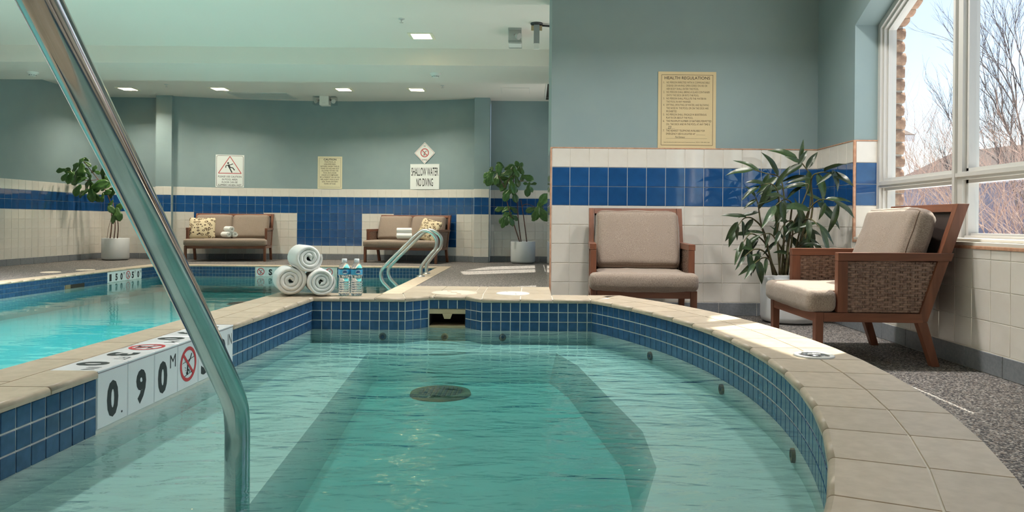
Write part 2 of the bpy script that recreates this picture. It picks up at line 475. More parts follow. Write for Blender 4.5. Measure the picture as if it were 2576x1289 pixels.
# ------------------------------------------------------------------ floor
hole_tub = [(-1.40, .75), (-1.40, 4.2)] + [tuple(arc(3.32, math.radians(31.5) - math.radians(63) * i / 40)) for i in range(41)]
hole_pool = [(PX0 - .02, PY0 - .02), (PX0 - .02, PY1 + .02), (PX1 + .02, PY1 + .02), (PX1 + .02, PY0 - .02)]
v, f = fill_poly([[(-8.2, -6.2), (2.5, -6.2), (2.5, 6.88), (1.0, 6.88), (1.0, 14.0), (-8.2, 14.0)], hole_tub, hole_pool], 0.0)
me = bpy.data.meshes.new('floor'); me.from_pydata(v, [], f); me.materials.append(FLOOR)
floor = struct(obj('floor', me))

# ------------------------------------------------------------------ partition wall with the health sign
mb = MB(); mb.box(X0H, XW + .02, YH + .001, 6.87, 0, CEIL_Z)
wall_p = struct(mb.build('wall_center', PAINT))
mb = MB(); mb.box(X0H - .001, XW, YH - .001, 6.86, 0, T_TOP)
mb.build('grout_bed', GROUT, wall_p)
wall_tiles(wall_p, lambda s: (s, YH - .001), (1, 0, 0), (0, -1, 0), cols_from(X0H, X0H + .010, XW), ROWS8, band)
ends = MB()                                   # narrow return at the free end of the wall: seen nearly edge on
for k in range(6):
    for j in range(8):
        ends.box(X0H - .005, X0H - .0015, YH + .012 + k * S, YH + .008 + (k + 1) * S, BB + j * S + .002, BB + (j + 1) * S - .002)
stuff(ends.build('end_tiles', WHITE_T, wall_p))
mb = MB(); mb.box(X0H - .006, X0H + .007, YH - .008, YH + .010, 0, T_TOP + .006); mb.build('corner_edging', TRIMT, wall_p, bevel=.003)
mb = MB(); mb.box(X0H - .004, XW, YH - .007, YH, T_TOP - .001, T_TOP + .007); mb.build('top_edging', TRIMT, wall_p)
base_tiles('baseboard_center', '', (X0H, YH, 0), (1, 0, 0), (0, -1, 0), XW - X0H, first=.18)

# ------------------------------------------------------------------ right wall with its windows, and the side wall beyond the partition
SILL = 0.63
def win_outline(y0, y1):
    """y0 far jamb, y1 near jamb; head rises to a point over the mullion"""
    m = (y0 + y1) / 2
    return [(y0, SILL), (y0, 2.147), (m, 2.147 + .455 * (y0 - m)), (y1, 2.40), (y1, SILL)]
WINS = [(5.199, 3.231), (2.2, .232)]
XS = .75
WINS_S = [(13.25, 11.28), (9.25, 7.28)]
def window_wall(name, X, ya, yb, wins):
    holes = [win_outline(*w) for w in wins]
    mb = MB()
    for x in (X, X + .278):
        v, f = fill_poly([[(ya, -.3), (yb, -.3), (yb, CEIL_Z + .1), (ya, CEIL_Z + .1)]] + holes, 0.0)
        n = len(mb.v); mb.v += [(x, a, b) for a, b, _ in v]
        for q in f: mb.f.append(tuple(n + i for i in q)); mb.sm.append(False)
    for h in holes:
        for i in range(len(h)):
            a, b = h[i], h[(i + 1) % len(h)]
            mb.face([(X, a[0], a[1]), (X, b[0], b[1]), (X + .278, b[0], b[1]), (X + .278, a[0], a[1])])
    return struct(mb.build(name, PAINT))
wall_r = window_wall('wall_right', XW, -6.2, 6.88, WINS)
window_wall('wall_side', XS, 6.86, 14.4, WINS_S)
Y0W = 4.0929
mb = MB()
mb.box(XW - .001, XW + .01, 5.199, YH, 0, T_TOP); mb.box(XW - .001, XW + .01, -6.0, 5.199, 0, SILL - .02)
mb.box(XW - .001, 2.44, 5.1985, 5.23, SILL - .02, T_TOP)
mb.build('grout_bed', GROUT, wall_r)
flip = lambda s: (XW - .001, -s)
wall_tiles(wall_r, flip, (0, -1, 0), (-1, 0, 0), cols_from(-Y0W, -YH, -5.206), ROWS8, band)
low = [(BB + j * S, S, j) for j in range(3)] + [(BB + 3 * S, SILL - .012 - BB - 3 * S, 3)]
wall_tiles(wall_r, flip, (0, -1, 0), (-1, 0, 0), cols_from(-Y0W, -5.199, -2.6), low, lambda i, j: WHITE_T)
jamb = [(BB + j * S, S, j) for j in range(4, 8)] + [(SILL + .004, BB + 4 * S - SILL - .004, 3)]
wall_tiles(wall_r, lambda s: (s, 5.1985), (1, 0, 0), (0, -1, 0), [(XW + .012, .149)], jamb, band)
mb = MB(); mb.box(XW - .008, XW + .010, 5.188, 5.203, SILL - .01, T_TOP + .006); mb.build('corner_edging', TRIMT, wall_r, bevel=.003)
mb = MB(); mb.box(XW - .007, XW, 5.195, YH, T_TOP - .001, T_TOP + .007); mb.box(XW, 2.437, 5.192, 5.2, T_TOP - .001, T_TOP + .007)
mb.build('top_edging', TRIMT, wall_r)
mb = MB(); mb.box(XW - .010, XW + .012, -6.0, 5.199, SILL - .016, SILL + .001); mb.build('sill_edging', TRIMT, wall_r, bevel=.003)
base_tiles('baseboard_right', '', (XW, YH, 0), (0, -1, 0), (-1, 0, 0), 3.6, first=.10)

# ------------------------------------------------------------------ far wall: bow between two pilasters
BX, BY, BR, BH = -3.796, 13.83, 9.36, 2.755     # bow: centre x, deepest y, radius, half chord
BCY = BY - BR
def bow(s):                                       # s = arc length from the middle
    g = s / BR; return Vector((BX + BR * math.sin(g), BCY + BR * math.cos(g)))
half = math.asin(BH / BR) * BR
mb = MB(); nseg = 48
for i in range(nseg):
    a, b = bow(-half + 2 * half * i / nseg), bow(-half + 2 * half * (i + 1) / nseg)
    mb.face([(a.x, a.y, 0), (b.x, b.y, 0), (b.x, b.y, CEIL_Z + .05), (a.x, a.y, CEIL_Z + .05)], True)
wall_b = struct(mb.build('wall_back', PAINT, merge=True))
mb = MB()
for i in range(nseg):
    a, b = bow(-half + 2 * half * i / nseg), bow(-half + 2 * half * (i + 1) / nseg)
    mb.face([(a.x, a.y - .002, 0), (b.x, b.y - .002, 0), (b.x, b.y - .002, T_TOP), (a.x, a.y - .002, T_TOP)], True)
mb.build('grout_bed', GROUT, wall_b)
panels = list(range(2, 10)) + list(range(14, 22)) + list(range(26, 34))
edge = MB()
for i in range(-1, 37):
    s0, s1 = (i - 18) * S, (i - 17) * S
    s0, s1 = max(s0, -half + .002), min(s1, half - .002)
    p, q = bow(s0), bow(s1); w = (q - p).length
    if w < .012: continue
    u = ((q - p) / w).to_3d(); n = Vector((u.y, -u.x, 0))
    for z, h, j in ROWS8:
        m = BLUE_T if (j in (5, 6) or (i in panels and 1 <= j <= 4)) else WHITE_T
        if 0 <= i < 36: put_tile(wall_b, (p.x, p.y - .002, z), u, (0, 0, 1), n, w, h, m)
        elif m is WHITE_T:
            M = frame4(Vector((p.x, p.y - .002, z)), u, Vector((0, 0, 1)), n); edge.box(.002, w - .002, .002, h - .002, 0, .004, M)
        else: put_tile(wall_b, (p.x, p.y - .002, z), u, (0, 0, 1), n, w, h, m)
stuff(edge.build('cut_edge_tiles', WHITE_T, wall_b))
mb = MB()
for i in range(nseg):
    a, b = bow(-half + 2 * half * i / nseg), bow(-half + 2 * half * (i + 1) / nseg)
    mb.face([(a.x, a.y - .006, 0), (b.x, b.y - .006, 0), (b.x, b.y - .006, BB - .002), (a.x, a.y - .006, BB - .002)], True)
base_b = struct(mb.build('baseboard_back', GROUT))
k = 0
while k * .3048 < 2 * half - .05:
    p, q = bow(-half + k * .3048), bow(min(-half + (k + 1) * .3048, half)); w = (q - p).length
    u = ((q - p) / w).to_3d(); n = Vector((u.y, -u.x, 0))
    put_tile(base_b, (p.x, p.y - .006, 0), u, (0, 0, 1), n, w, BB - .002, GREY_T, t=.006, b=.002, tilt=.0008); k += 1

def flat_back(name, bname, xa, xb, Y, j0):
    mb = MB(); mb.box(xa, xb, Y, Y + .3, 0, CEIL_Z + .05)
    w = struct(mb.build(name, PAINT))
    mb = MB(); mb.box(xa, xb, Y - .001, Y, 0, T_TOP); mb.build('grout_bed', GROUT, w)
    wall_tiles(w, lambda s: (s, Y - .001), (1, 0, 0), (0, -1, 0), cols_from(j0, xa + .004, min(xb, .75) - .004), ROWS8, band)
    base_tiles(bname, '', (xa, Y - .001, 0), (1, 0, 0), (0, -1, 0), min(xb, .9) - xa)
    return w
flat_back('wall_back_left', 'baseboard_back_left', XL - .2, -6.83, 13.60, -6.83)
flat_back('wall_back_right', 'baseboard_back_right', -.775, 1.02, 13.62, -.70)
pl = bow(-half); pr = bow(half)
def pilaster(name, bname, xa, xb, Y):
    w = flat_back(name, bname, xa, xb, Y, (xa + xb) / 2)
    side = MB()
    for X, sg in ((xa, -1), (xb, 1)):
        for j in range(8):
            side.box(min(X, X + sg * .004), max(X, X + sg * .004), Y + .004, Y + S - .002, BB + j * S + .002, BB + (j + 1) * S - .002)
    return w
pilaster('wall_pilaster_left', 'baseboard_pilaster_left', -6.83, pl.x + .01, 13.34)
pilaster('wall_pilaster_right', 'baseboard_pilaster_right', pr.x - .01, -.775, 13.28)

# ------------------------------------------------------------------ left wall
mb = MB(); mb.box(XL - .2, XL, -6.2, 14.2, 0, CEIL_Z + .05)
wall_l = struct(mb.build('wall_left', PAINT))
mb = MB(); mb.box(XL, XL + .001, -6.0, 13.6, 0, T_TOP); mb.build('grout_bed', GROUT, wall_l)
wall_tiles(wall_l, lambda s: (XL + .001, s), (0, 1, 0), (1, 0, 0), cols_from(11.09, 10.33, 13.59), ROWS8, band)
far = MB(); far_b = MB()                        # the run outside the picture
for a, w in cols_from(11.09, 5.0, 10.33):
    for z, h, j in ROWS8:
        (far_b if j in (5, 6) else far).box(XL, XL + .005, a + .002, a + w - .002, z + .002, z + h - .002)
stuff(far.build('white_tiles_beyond', WHITE_T, wall_l)); stuff(far_b.build('blue_tiles_beyond', BLUE_T, wall_l))
base_tiles('baseboard_left', '', (XL + .001, 9.0, 0), (0, 1, 0), (1, 0, 0), 4.6)

# ------------------------------------------------------------------ wall behind the camera
FY = -6.0
mb = MB(); mb.box(XL - .2, 2.7, FY - .25, FY, -.2, CEIL_Z + .1); struct(mb.build('wall_front', PAINT))
DOOR_ADDED = pmat('dark_brown_door', srgb(74, 52, 42), .4, col2=srgb(58, 40, 33), nscale=9, stretch=(1, 1, .1))  # door pair is invented; its dark tone reflects in the hand rail
for i, x in enumerate((-1.75, -.75)):
    mb = MB(); mb.box(x, x + .98, FY, FY + .05, .01, 2.2); d_ = struct(mb.build('door_%d' % (i + 1), DOOR_ADDED, bevel=.004))
    mb = MB(); hx = x + (.9 if i == 0 else .08); mb.tube([(hx, FY + .06, .95), (hx, FY + .11, .97), (hx, FY + .11, 1.2), (hx, FY + .06, 1.22)], .012, 8); mb.build('door_handle', STEEL_B, d_)

# ------------------------------------------------------------------ ceiling and its dropped beams
FIX_A = [(-6.99, 12.70), (-5.37, 12.62), (-3.235, 12.58), (-1.98, 12.53)]
FIX_C = [(-1.355, 8.91), (-1.33, 7.42)]
FILL_N = [(-6.4, .6), (-4.4, .6), (-6.4, 2.9), (-4.4, 2.9), (-2.4, 2.2), (-.5, 4.3), (.7, 4.3), (1.75, 4.3), (.4, -1.2)]  # unseen lights added to fill the near room
FILL_H = [(x, 7.08) for x in (-7.2, -5.7, -4.2, -2.8)]  # added row, kept out of view by the beam, brightens the pool end
FIXES = FIX_A + FIX_C + FILL_N + FILL_H
OUTC = [(-8.2, -6.3), (2.6, -6.3), (2.6, 6.9), (1.06, 6.9), (1.06, 14.0), (-8.2, 14.0)]
v, f = fill_poly([OUTC] +
                 [[(x - .125, y - .125), (x - .125, y + .125), (x + .125, y + .125), (x + .125, y - .125)] for x, y in FIXES], CEIL_Z)
me = bpy.data.meshes.new('ceiling'); me.from_pydata(v, [], f); me.materials.append(CEIL)
struct(obj('ceiling', me))
mb = MB(); mb.prism(OUTC, lambda u, v_, w_: (u, v_, w_), CEIL_Z + .2, CEIL_Z + .3); struct(mb.build('ceiling_deck', CEIL))
for nm, a, b in (('ceiling_beam_far', 9.546, 10.76), ('ceiling_beam_near', 5.87, 6.852)):
    mb = MB(); mb.box(XL, XS if a > 8 else X0H, a, b, BEAM_Z, CEIL_Z + .01); struct(mb.build(nm, CEIL))
# ------------------------------------------------------------------ window frames and glass
def side_window(idx, X, y0, y1):
    XF = X + .163
    o = win_outline(y0, y1); ym = (y0 + y1) / 2
    def inset(d):
        k = d * .8
        return [(y0 - d, SILL + d), (y0 - d, 2.147 - k), (ym, o[2][1] - d * 1.1), (y1 + d, 2.40 - k), (y1 + d, SILL + d)]
    mb = MB()
    def ring(d0, d1, xa, xb):
        A, B = inset(d0), inset(d1)
        for i in range(5):
            j = (i + 1) % 5
            mb.face([(xa, *A[i]), (xa, *A[j]), (xa, *B[j]), (xa, *B[i])])
            mb.face([(xb, *B[i]), (xb, *B[j]), (xb, *A[j]), (xb, *A[i])])
            mb.face([(xa, *B[i]), (xa, *B[j]), (xb, *B[j]), (xb, *B[i])])
            mb.face([(xb, *A[i]), (xb, *A[j]), (xa, *A[j]), (xa, *A[i])])
    ring(0, .035, XF, XF + .10); ring(.035, .05, XF + .02, XF + .10); ring(.05, .062, XF + .045, XF + .10)
    fr = struct(mb.build('window_%d' % idx, ALU))
    top = o[2][1]
    m = MB(); m.box(XF + .005, XF + .10, ym - .035, ym + .035, SILL + .02, top - .03); m.box(XF + .03, XF + .09, ym - .055, ym + .055, SILL + .05, top - .06)
    m.box(XF - .012, XF + .02, ym + .012, ym + .035, SILL + .02, top - .03)
    m.build('mullion', ALU, fr)
    m = MB(); m.box(XF + .004, XF + .10, y1 + .03, y0 - .03, .995, 1.04); m.box(XF + .03, XF + .09, y1 + .03, y0 - .03, .975, 1.06); m.box(XF - .008, XF + .01, y1 + .03, y0 - .03, 1.012, 1.034)
    m.build('transom', ALU, fr)
    m = MB(); m.box(X - .004, XF + .03, y1, y0, SILL - .002, SILL + .020); m.box(X + .03, XF + .04, y1, y0, SILL + .02, SILL + .036); m.build('window_sill', SILLM, fr, bevel=.004)
    I = inset(.05)
    for a, za in ((y0 - .05, I[1][1]), (y1 + .05, I[3][1])):
        g = MB(); g.face([(XF + .07, a, SILL + .05), (XF + .07, ym, SILL + .05), (XF + .07, ym, 1.0), (XF + .07, a, 1.0)]); g.build('pane', GLASS, fr)
        g = MB(); g.face([(XF + .07, a, 1.04), (XF + .07, ym, 1.04), (XF + .07, ym, I[2][1]), (XF + .07, a, za)]); g.build('pane', GLASS, fr)
    return fr
for i, w in enumerate(WINS): side_window(i + 1, XW, *w)
for i, w in enumerate(WINS_S): side_window(i + 11, XS, *w)

# ------------------------------------------------------------------ hot tub
tub = thing('hot_tub', 'sunken hot tub with blue mosaic rim and raised tan tiled curb', 'hot tub', (0, 0, 0))
ZBENCH, ZWELL = .065, -.06
well = [(-.83, 3.76), (.13, 3.76), (.22, 3.42), (.30, 2.80), (.36, 2.35), (.345, 2.0), (.27, 1.72), (.13, 1.2), (-.61, 1.2)]
mb = MB()
n = len(tub_in)
for i in range(n):
    a, b = tub_in[i], tub_in[(i + 1) % n]
    mb.face([(*a, ZBENCH), (*b, ZBENCH), (*b, .132), (*a, .132)])
v, f = fill_poly([tub_in, well], ZBENCH)
k = len(mb.v); mb.v += v
for q in f: mb.f.append(tuple(k + i for i in q)); mb.sm.append(False)
for i in range(len(well)):
    a, b = well[i], well[(i + 1) % len(well)]
    a2 = Vector(a).lerp(Vector((-.25, 2.4)), .10); b2 = Vector(b).lerp(Vector((-.25, 2.4)), .10)
    mb.face([(*a, ZBENCH), (*b, ZBENCH), (b2.x, b2.y, ZWELL), (a2.x, a2.y, ZWELL)])
v, f = fill_poly([[tuple(Vector(w).lerp(Vector((-.25, 2.4)), .10)) for w in well]], ZWELL)
k = len(mb.v); mb.v += v
for q in f: mb.f.append(tuple(k + i for i in q)); mb.sm.append(False)
mb.build('basin', PLASTER, tub)

# curb body (grout bed under the coping, outer riser)
curb_out = [(XO + .01, .66), (XO + .01, YB + .23), (-.745, YB + .23), (-.745, YB + .745), (.11, YB + .745), (.11, YB + .23), (.50, YB + .23)] + \
           [tuple(arc(RO - .012, math.radians(31.2) - math.radians(62.6) * i / 48)) for i in range(49)] + [(.35, .66)]
v, f = fill_poly([curb_out, tub_in], ZC - .004)
mb = MB(); mb.v += v
for q in f: mb.f.append(q); mb.sm.append(False)
for i in range(len(curb_out)):
    a, b = curb_out[i], curb_out[(i + 1) % len(curb_out)]
    zb = -.35
    mb.face([(*a, zb), (*b, zb), (*b, ZC - .006), (*a, ZC - .006)])
for i in range(n):
    a, b = tub_in[i], tub_in[(i + 1) % n]
    if abs(a[1] - b[1]) < .001 and abs(a[1] - YB - .118) < .001: continue
    mb.face([(*a, .132), (*b, .132), (*b, ZC - .006), (*a, ZC - .006)])
mb.face([(-.573, YB + .118, .238), (-.369, YB + .118, .238), (-.369, YB + .118, ZC - .006), (-.573, YB + .118, ZC - .006)])
mb.face([(-.573, YB + .118, .132), (-.369, YB + .118, .132), (-.369, YB + .118, .145), (-.573, YB + .118, .145)])
mb.build('curb', COPING_G, tub)

def coping(parent, a, b, c, d, nose=True, mat=None, z=ZC, name='coping_tile', g=.0025, over=.009, th=.02, nose_out=False):
    """a-b tub edge, d-c outer edge (plan points)"""
    a, b, c, d = (Vector(p) for p in (a, b, c, d))
    al = (b - a).normalized(); al2 = (c - d).normalized()
    ni = ((a + b) / 2 - (c + d) / 2).normalized()
    gi = 0 if nose else g
    go = g
    a1, b1 = a + al * g - ni * gi, b - al * g - ni * gi
    d1, c1 = d + al2 * g + ni * go, c - al2 * g + ni * go
    r = .012
    prof = []
    if nose:
        for k in range(5):
            t = k / 4 * PI / 2
            prof.append((over - r + r * math.sin(t), z - r + r * math.cos(t)))      # along ni, z
        prof = [(over - r, z)] + prof[1:]
        prof.append((over, z - th)); prof.append((0 - .004, z - th))
    mb = MB()
    if nose:
        L = [(a1 + ni * o, zz) for o, zz in prof]; R = [(b1 + ni * o, zz) for o, zz in prof]
        for k in range(len(prof) - 1):
            mb.face([(*L[k][0], L[k][1]), (*L[k + 1][0], L[k + 1][1]), (*R[k + 1][0], R[k + 1][1]), (*R[k][0], R[k][1])], k < 4)
        mb.face([(*q[0], q[1]) for q in L]); mb.face([(*q[0], q[1]) for q in reversed(R)])
        ti, tj = L[0][0], R[0][0]
    else:
        ti, tj = a1, b1
        mb.face([(*ti, z - .012), (*tj, z - .012), (*tj, z), (*ti, z)])
    mb.face([(*ti, z), (*tj, z), (*c1, z), (*d1, z)])
    mb.face([(*tj, z), (*tj, z - .012), (*c1, z - .012), (*c1, z)]); mb.face([(*ti, z - .012), (*ti, z), (*d1, z), (*d1, z - .012)])
    e = .016 if not nose_out else .02
    mb.face([(*c1, z), (*c1, z - e), (*d1, z - e), (*d1, z)])
    return obj(name, mb.mesh(name, mat or COPING, merge=True), parent)

XM = -1.328
# divider: bullnose row with the depth marking set in, plain row on the pool side
ML0, MLP = 2.025, .1535
def run(y0, y1, pitch, row):
    y = y0
    while y < y1 - .02:
        e = min(y + pitch, y1)
        if row == 'in': coping(tub, (XI, y), (XI, e), (XM, e), (XM, y))
        else: coping(tub, (XM, y), (XM, e), (XO, e), (XO, y), nose=False)
        y = e
run(.66, ML0 - .6, .19, 'in'); run(ML0 - .6, ML0, .2, 'in')
run(ML0 + 6 * MLP, YB + .235, .2015, 'in')
run(.66, YB + .235, .305, 'out')
# back run
xs = [XI, -1.045, -.855, -.689]
for a, b in zip(xs, xs[1:]): coping(tub, (a, YB), (b, YB), (b if b < -.7 else -.741, YB + .235), (a, YB + .235))
# skimmer deck
dx = [-.755, -.545, -.335, -.28, -.06, .118]
coping(tub, (-.689, YB), (-.573, YB + .118), (-.545, YB + .30), (-.755, YB + .30))
coping(tub, (-.573, YB + .118), (-.545, YB + .118), (-.545, YB + .30), (-.546, YB + .30))
coping(tub, (-.545, YB + .118), (-.369, YB + .118), (-.335, YB + .30), (-.545, YB + .30))
coping(tub, (-.369, YB + .118), (-.27, YB), (-.28, YB + .30), (-.335, YB + .30))
coping(tub, (-.27, YB), (-.06, YB), (-.06, YB + .30), (-.28, YB + .30))
coping(tub, (-.06, YB), (.118, YB), (.118, YB + .30), (-.06, YB + .30))
for a, b in zip(dx, dx[1:]):
    for y0, y1 in ((YB + .30, YB + .525), (YB + .525, YB + .755)):
        coping(tub, (a, y0), (b, y0), (b, y1), (a, y1), nose=False)
for a, b in ((.118, .325),): coping(tub, (a, YB), (b, YB), (b, YB + .235), (a, YB + .235))
p1 = arc(RO, math.radians(31.9))
coping(tub, (.325, YB), tuple(arc(RI, A_END)), (p1.x, p1.y), (.325, YB + .235))
# curved run
A0 = A_END; stp = .2 / RI
RM = RI + .152
k = 0
while True:
    a = A0 - k * stp; b = max(a - stp, -A_END - .02)
    if a < -A_END + .01: break
    f0 = 1.0
    coping(tub, arc(RI, a), arc(RI, b), arc(RM, b), arc(RM, a))
    ao = a + (.035 if k == 0 else 0)
    coping(tub, arc(RM, ao), arc(RM, b), arc(RO, b), arc(RO, ao), nose=False)
    k += 1
for a, b in ((-1.197, -.8), (-.8, -.4), (-.4, 0), (0, .33)): coping(tub, (b, .872), (a, .872), (a, .66), (b, .66))

# mosaic rim
MP = .0524
mos = []
def mosaic_run(p, q, n3, z0=ZT, rows=3, start=0.0):
    p, q = Vector(p), Vector(q); L = (q - p).length; u = (q - p) / L
    s = start
    while s < L - .008:
        e = min(s + MP, L)
        if e - s > .010:
            for r in range(rows):
                mos.append((p + u * s, u, n3, e - s, z0 - (r + 1) * MP, r))
        s = e
cnt = int(round((ML0 - .872) / MP))
mosaic_run((XI, ML0 - cnt * MP), (XI, ML0), (1, 0, 0))
mosaic_run((XI, ML0 + 6 * MLP), (XI, YB), (1, 0, 0))
mosaic_run((XI, YB), REC[0], (0, -1, 0))
def nrm(p, q):
    d = (Vector(q) - Vector(p)).normalized(); return (d.y, -d.x, 0)
mosaic_run(REC[0], REC[1], nrm(REC[0], REC[1])); mosaic_run(REC[2], REC[3], nrm(REC[2], REC[3]))
mosaic_run(REC[1], REC[2], (0, -1, 0), rows=1)
mosaic_run(REC[3], tuple(arc(RI, A_END)), (0, -1, 0))
na = int(2 * A_END * RI / MP)
for i in range(na):
    a0 = A_END - i * MP / RI; a1 = a0 - MP / RI
    mosaic_run(tuple(arc(RI, a0)), tuple(arc(RI, a1)), (-math.cos((a0 + a1) / 2), -math.sin((a0 + a1) / 2), 0))
rest = MB()
for p, u, n3, w, z, r in mos:
    u3 = Vector((u.x, u.y, 0)); n3 = Vector(n3)
    if n3.dot(u3.cross(Vector((0, 0, 1)))) < 0: p = p + u * w; u3 = -u3
    if r < 2 and p.y > 1.05:
        put_tile(tub, (p.x, p.y, z), u3, (0, 0, 1), n3, w, MP, MOSAIC, name='mosaic_tile', joint=.005, t=.004, b=.0012, tilt=.006)
    else:
        M = frame4(Vector((p.x, p.y, z)), u3, Vector((0, 0, 1)), n3); rest.box(.0025, w - .0025, .0025, MP - .0025, -.001, .003, M)
stuff(rest.build('waterline_mosaic', MOSAIC, tub))

# water
def water_body(name, outline, z, depth, mat, parent, label):
    v, f = fill_poly([outline], z)
    mb = MB(); mb.v += v
    for q in f: mb.f.append(q); mb.sm.append(False)
    k = len(mb.v); v2, f2 = fill_poly([outline], z - depth); mb.v += v2
    for q in f2: mb.f.append(tuple(k + i for i in reversed(q))); mb.sm.append(False)
    for i in range(len(outline)):
        a, b = outline[i], outline[(i + 1) % len(outline)]
        mb.face([(*a, z - depth), (*b, z - depth), (*b, z), (*a, z)])
    o = mb.build(name, mat, parent, merge=True)
    if label: o['label'] = label
    return o
cen = Vector((-.25, 2.45))
water_body('water', [tuple(Vector(p) + (Vector(p) - cen).normalized() * .006) for p in tub_in], ZW, .5, TUBW, tub, 'rippled pale teal water of the hot tub')

# skimmer mouth in the recess
sk = thing('pool_skimmer', 'beige skimmer mouth with weir tab set in the hot tub back wall', 'skimmer', (-.471, YB + .118, .19))
sx, mb = .10, MB()
mb.box(-.102, .102, -.002, .006, .022, .048); mb.box(-.102, .102, -.004, .15, -.056, -.045)
mb.build('throat', BEIGE_P, sk)
mb = MB(); mb.box(-.102, -.098, 0, .15, -.05, .048); mb.box(.098, .102, 0, .15, -.05, .048); mb.box(-.102, .102, .15, .154, -.056, .048); mb.box(-.102, .102, 0, .15, .046, .05)
mb.build('cavity', DARKV, sk)
mb = MB(); mb.prism([(-.028, .024), (.028, .024), (.017, -.006), (-.017, -.006)], lambda u, v, w: (u, w, v), -.006, .004); mb.build('weir_tab', BEIGE_P, sk)

# skimmer lids on the deck and equalizer lid on the curved curb
def lid(name, label, loc, r, mat, tone, parent=None):
    t = thing(name, label, 'lid', loc, 0)
    mb = MB(); mb.lathe([(r, -.004), (r, .003), (r - .006, .0042), (r - .012, .0042), (r - .014, .002)], 40); mb.build('rim', mat, t)
    mb = MB(); mb.lathe([(r - .014, .002), (r * .55, .0035), (r * .5, .0015), (r * .2, .0015), (r * .16, .0035), (0.0005, .0035)], 40); mb.build('cover', tone, t)
    mb = MB()
    for g in (0.4, PI + .4):
        for k in range(3): mb.box(-.010, .010, r * (.58 + .1 * k), r * (.62 + .1 * k), .003, .0052, Matrix.Rotation(g, 4, 'Z'))
    mb.box(-.02, .02, -.004, .004, .003, .0055); mb.build('finger_grips', mat, t)
    return t
LIDP = pmat('pale_beige_lid', srgb(222, 206, 186), .5)
lid('skimmer_lid', 'larger pale beige round skimmer lid behind the skimmer mouth', (-.452, YB + .285, ZC + .001), .135, LIDP, LIDP)
lid('skimmer_lid', 'smaller white round lid on the tan curb near the partition wall', (-.108, YB + .285, ZC + .001), .098, WHITE_P, WHITE_P)
CHROME = pmat('dark_chrome', (.35, .36, .38, 1), .18, .9, bump=.5, bscale=50, bdist=.004)
lid('air_control_cap', 'dark chrome round cap set in the sunlit curved curb', (.905, 2.35, ZC + .001), .062, WHITE_P, CHROME)

# jets and main drain (under water)
def jet(name, label, loc, axis, r=.02):
    t = thing(name, label, 'jet', loc)
    q = Vector((0, 0, 1)).rotation_difference(Vector(axis)).to_euler(); t.rotation_euler = q
    mb = MB(); mb.lathe([(r, -.004), (r, .006), (r * .6, .008), (r * .55, -.002), (.001, -.002)], 18); mb.build('eyeball', DUSTY, t)
    mb = MB(); mb.lathe([(r * .3, .0), (r * .28, .007), (.0008, .007)], 12); mb.build('nozzle', DARK_P, t)
for x, w in ((-.81, 'left of'), (-.471, 'below'), (-.155, 'right of')):
    jet('jet_nozzle', 'small round jet under water on the back wall %s the skimmer' % w, (x, YB - .003, .10), (0, -1, 0))
for d, w in ((19.5, 'far end'), (6.5, 'middle'), (-8, 'near end')):
    a = math.radians(d); p = arc(RI - .003, a)
    jet('jet_nozzle', 'small round jet under water on the curved wall, %s' % w, (p.x, p.y, .10), (-math.cos(a), -math.sin(a), 0))
dr = thing('main_drain', 'dark round drain grate on the deep floor of the hot tub', 'drain', (-.41, 3.36, ZWELL + .002))
mb = MB(); mb.lathe([(.14, 0), (.135, .012), (.11, .016), (.108, .006), (.001, .006)], 28); mb.build('frame', DUSTY, dr)
for k in range(-4, 5):
    mb = MB(); h = math.sqrt(.105 ** 2 - (k * .022) ** 2); mb.box(k * .022 - .006, k * .022 + .006, -h, h, .006, .014); mb.build('grate_bar', DARK_P, dr)
# ------------------------------------------------------------------ lettering helpers (flat print as thin geometry)
TEXTS = []
def text_box(parent, body, x0, x1, y0, y1, mat, M=None, bold=0.0, name='lettering', z=.0006, shear=0.0):
    cu = bpy.data.curves.new('text', 'FONT'); cu.body = body; cu.size = 1.0; cu.offset = bold; cu.shear = shear
    cu.resolution_u = 3
    o = bpy.data.objects.new(name + '_src', cu); COL.objects.link(o)
    TEXTS.append((o, name, parent, (x0, x1, y0, y1), mat, M or Matrix.Identity(4), z))

def finish_texts():
    bpy.context.view_layer.update()
    dg = bpy.context.evaluated_depsgraph_get()
    for o, name, parent, (x0, x1, y0, y1), mat, M, z in TEXTS:
        me = bpy.data.meshes.new_from_object(o.evaluated_get(dg))
        xs_ = [v.co.x for v in me.vertices]; ys_ = [v.co.y for v in me.vertices]
        a, b, c, d = min(xs_), max(xs_), min(ys_), max(ys_)
        for v in me.vertices:
            v.co = (x0 + (v.co.x - a) / (b - a) * (x1 - x0), y0 + (v.co.y - c) / (d - c) * (y1 - y0), z)
        me.materials.clear(); me.materials.append(mat)
        obj(name, me, parent, M)
        cu = o.data; bpy.data.objects.remove(o); bpy.data.curves.remove(cu)

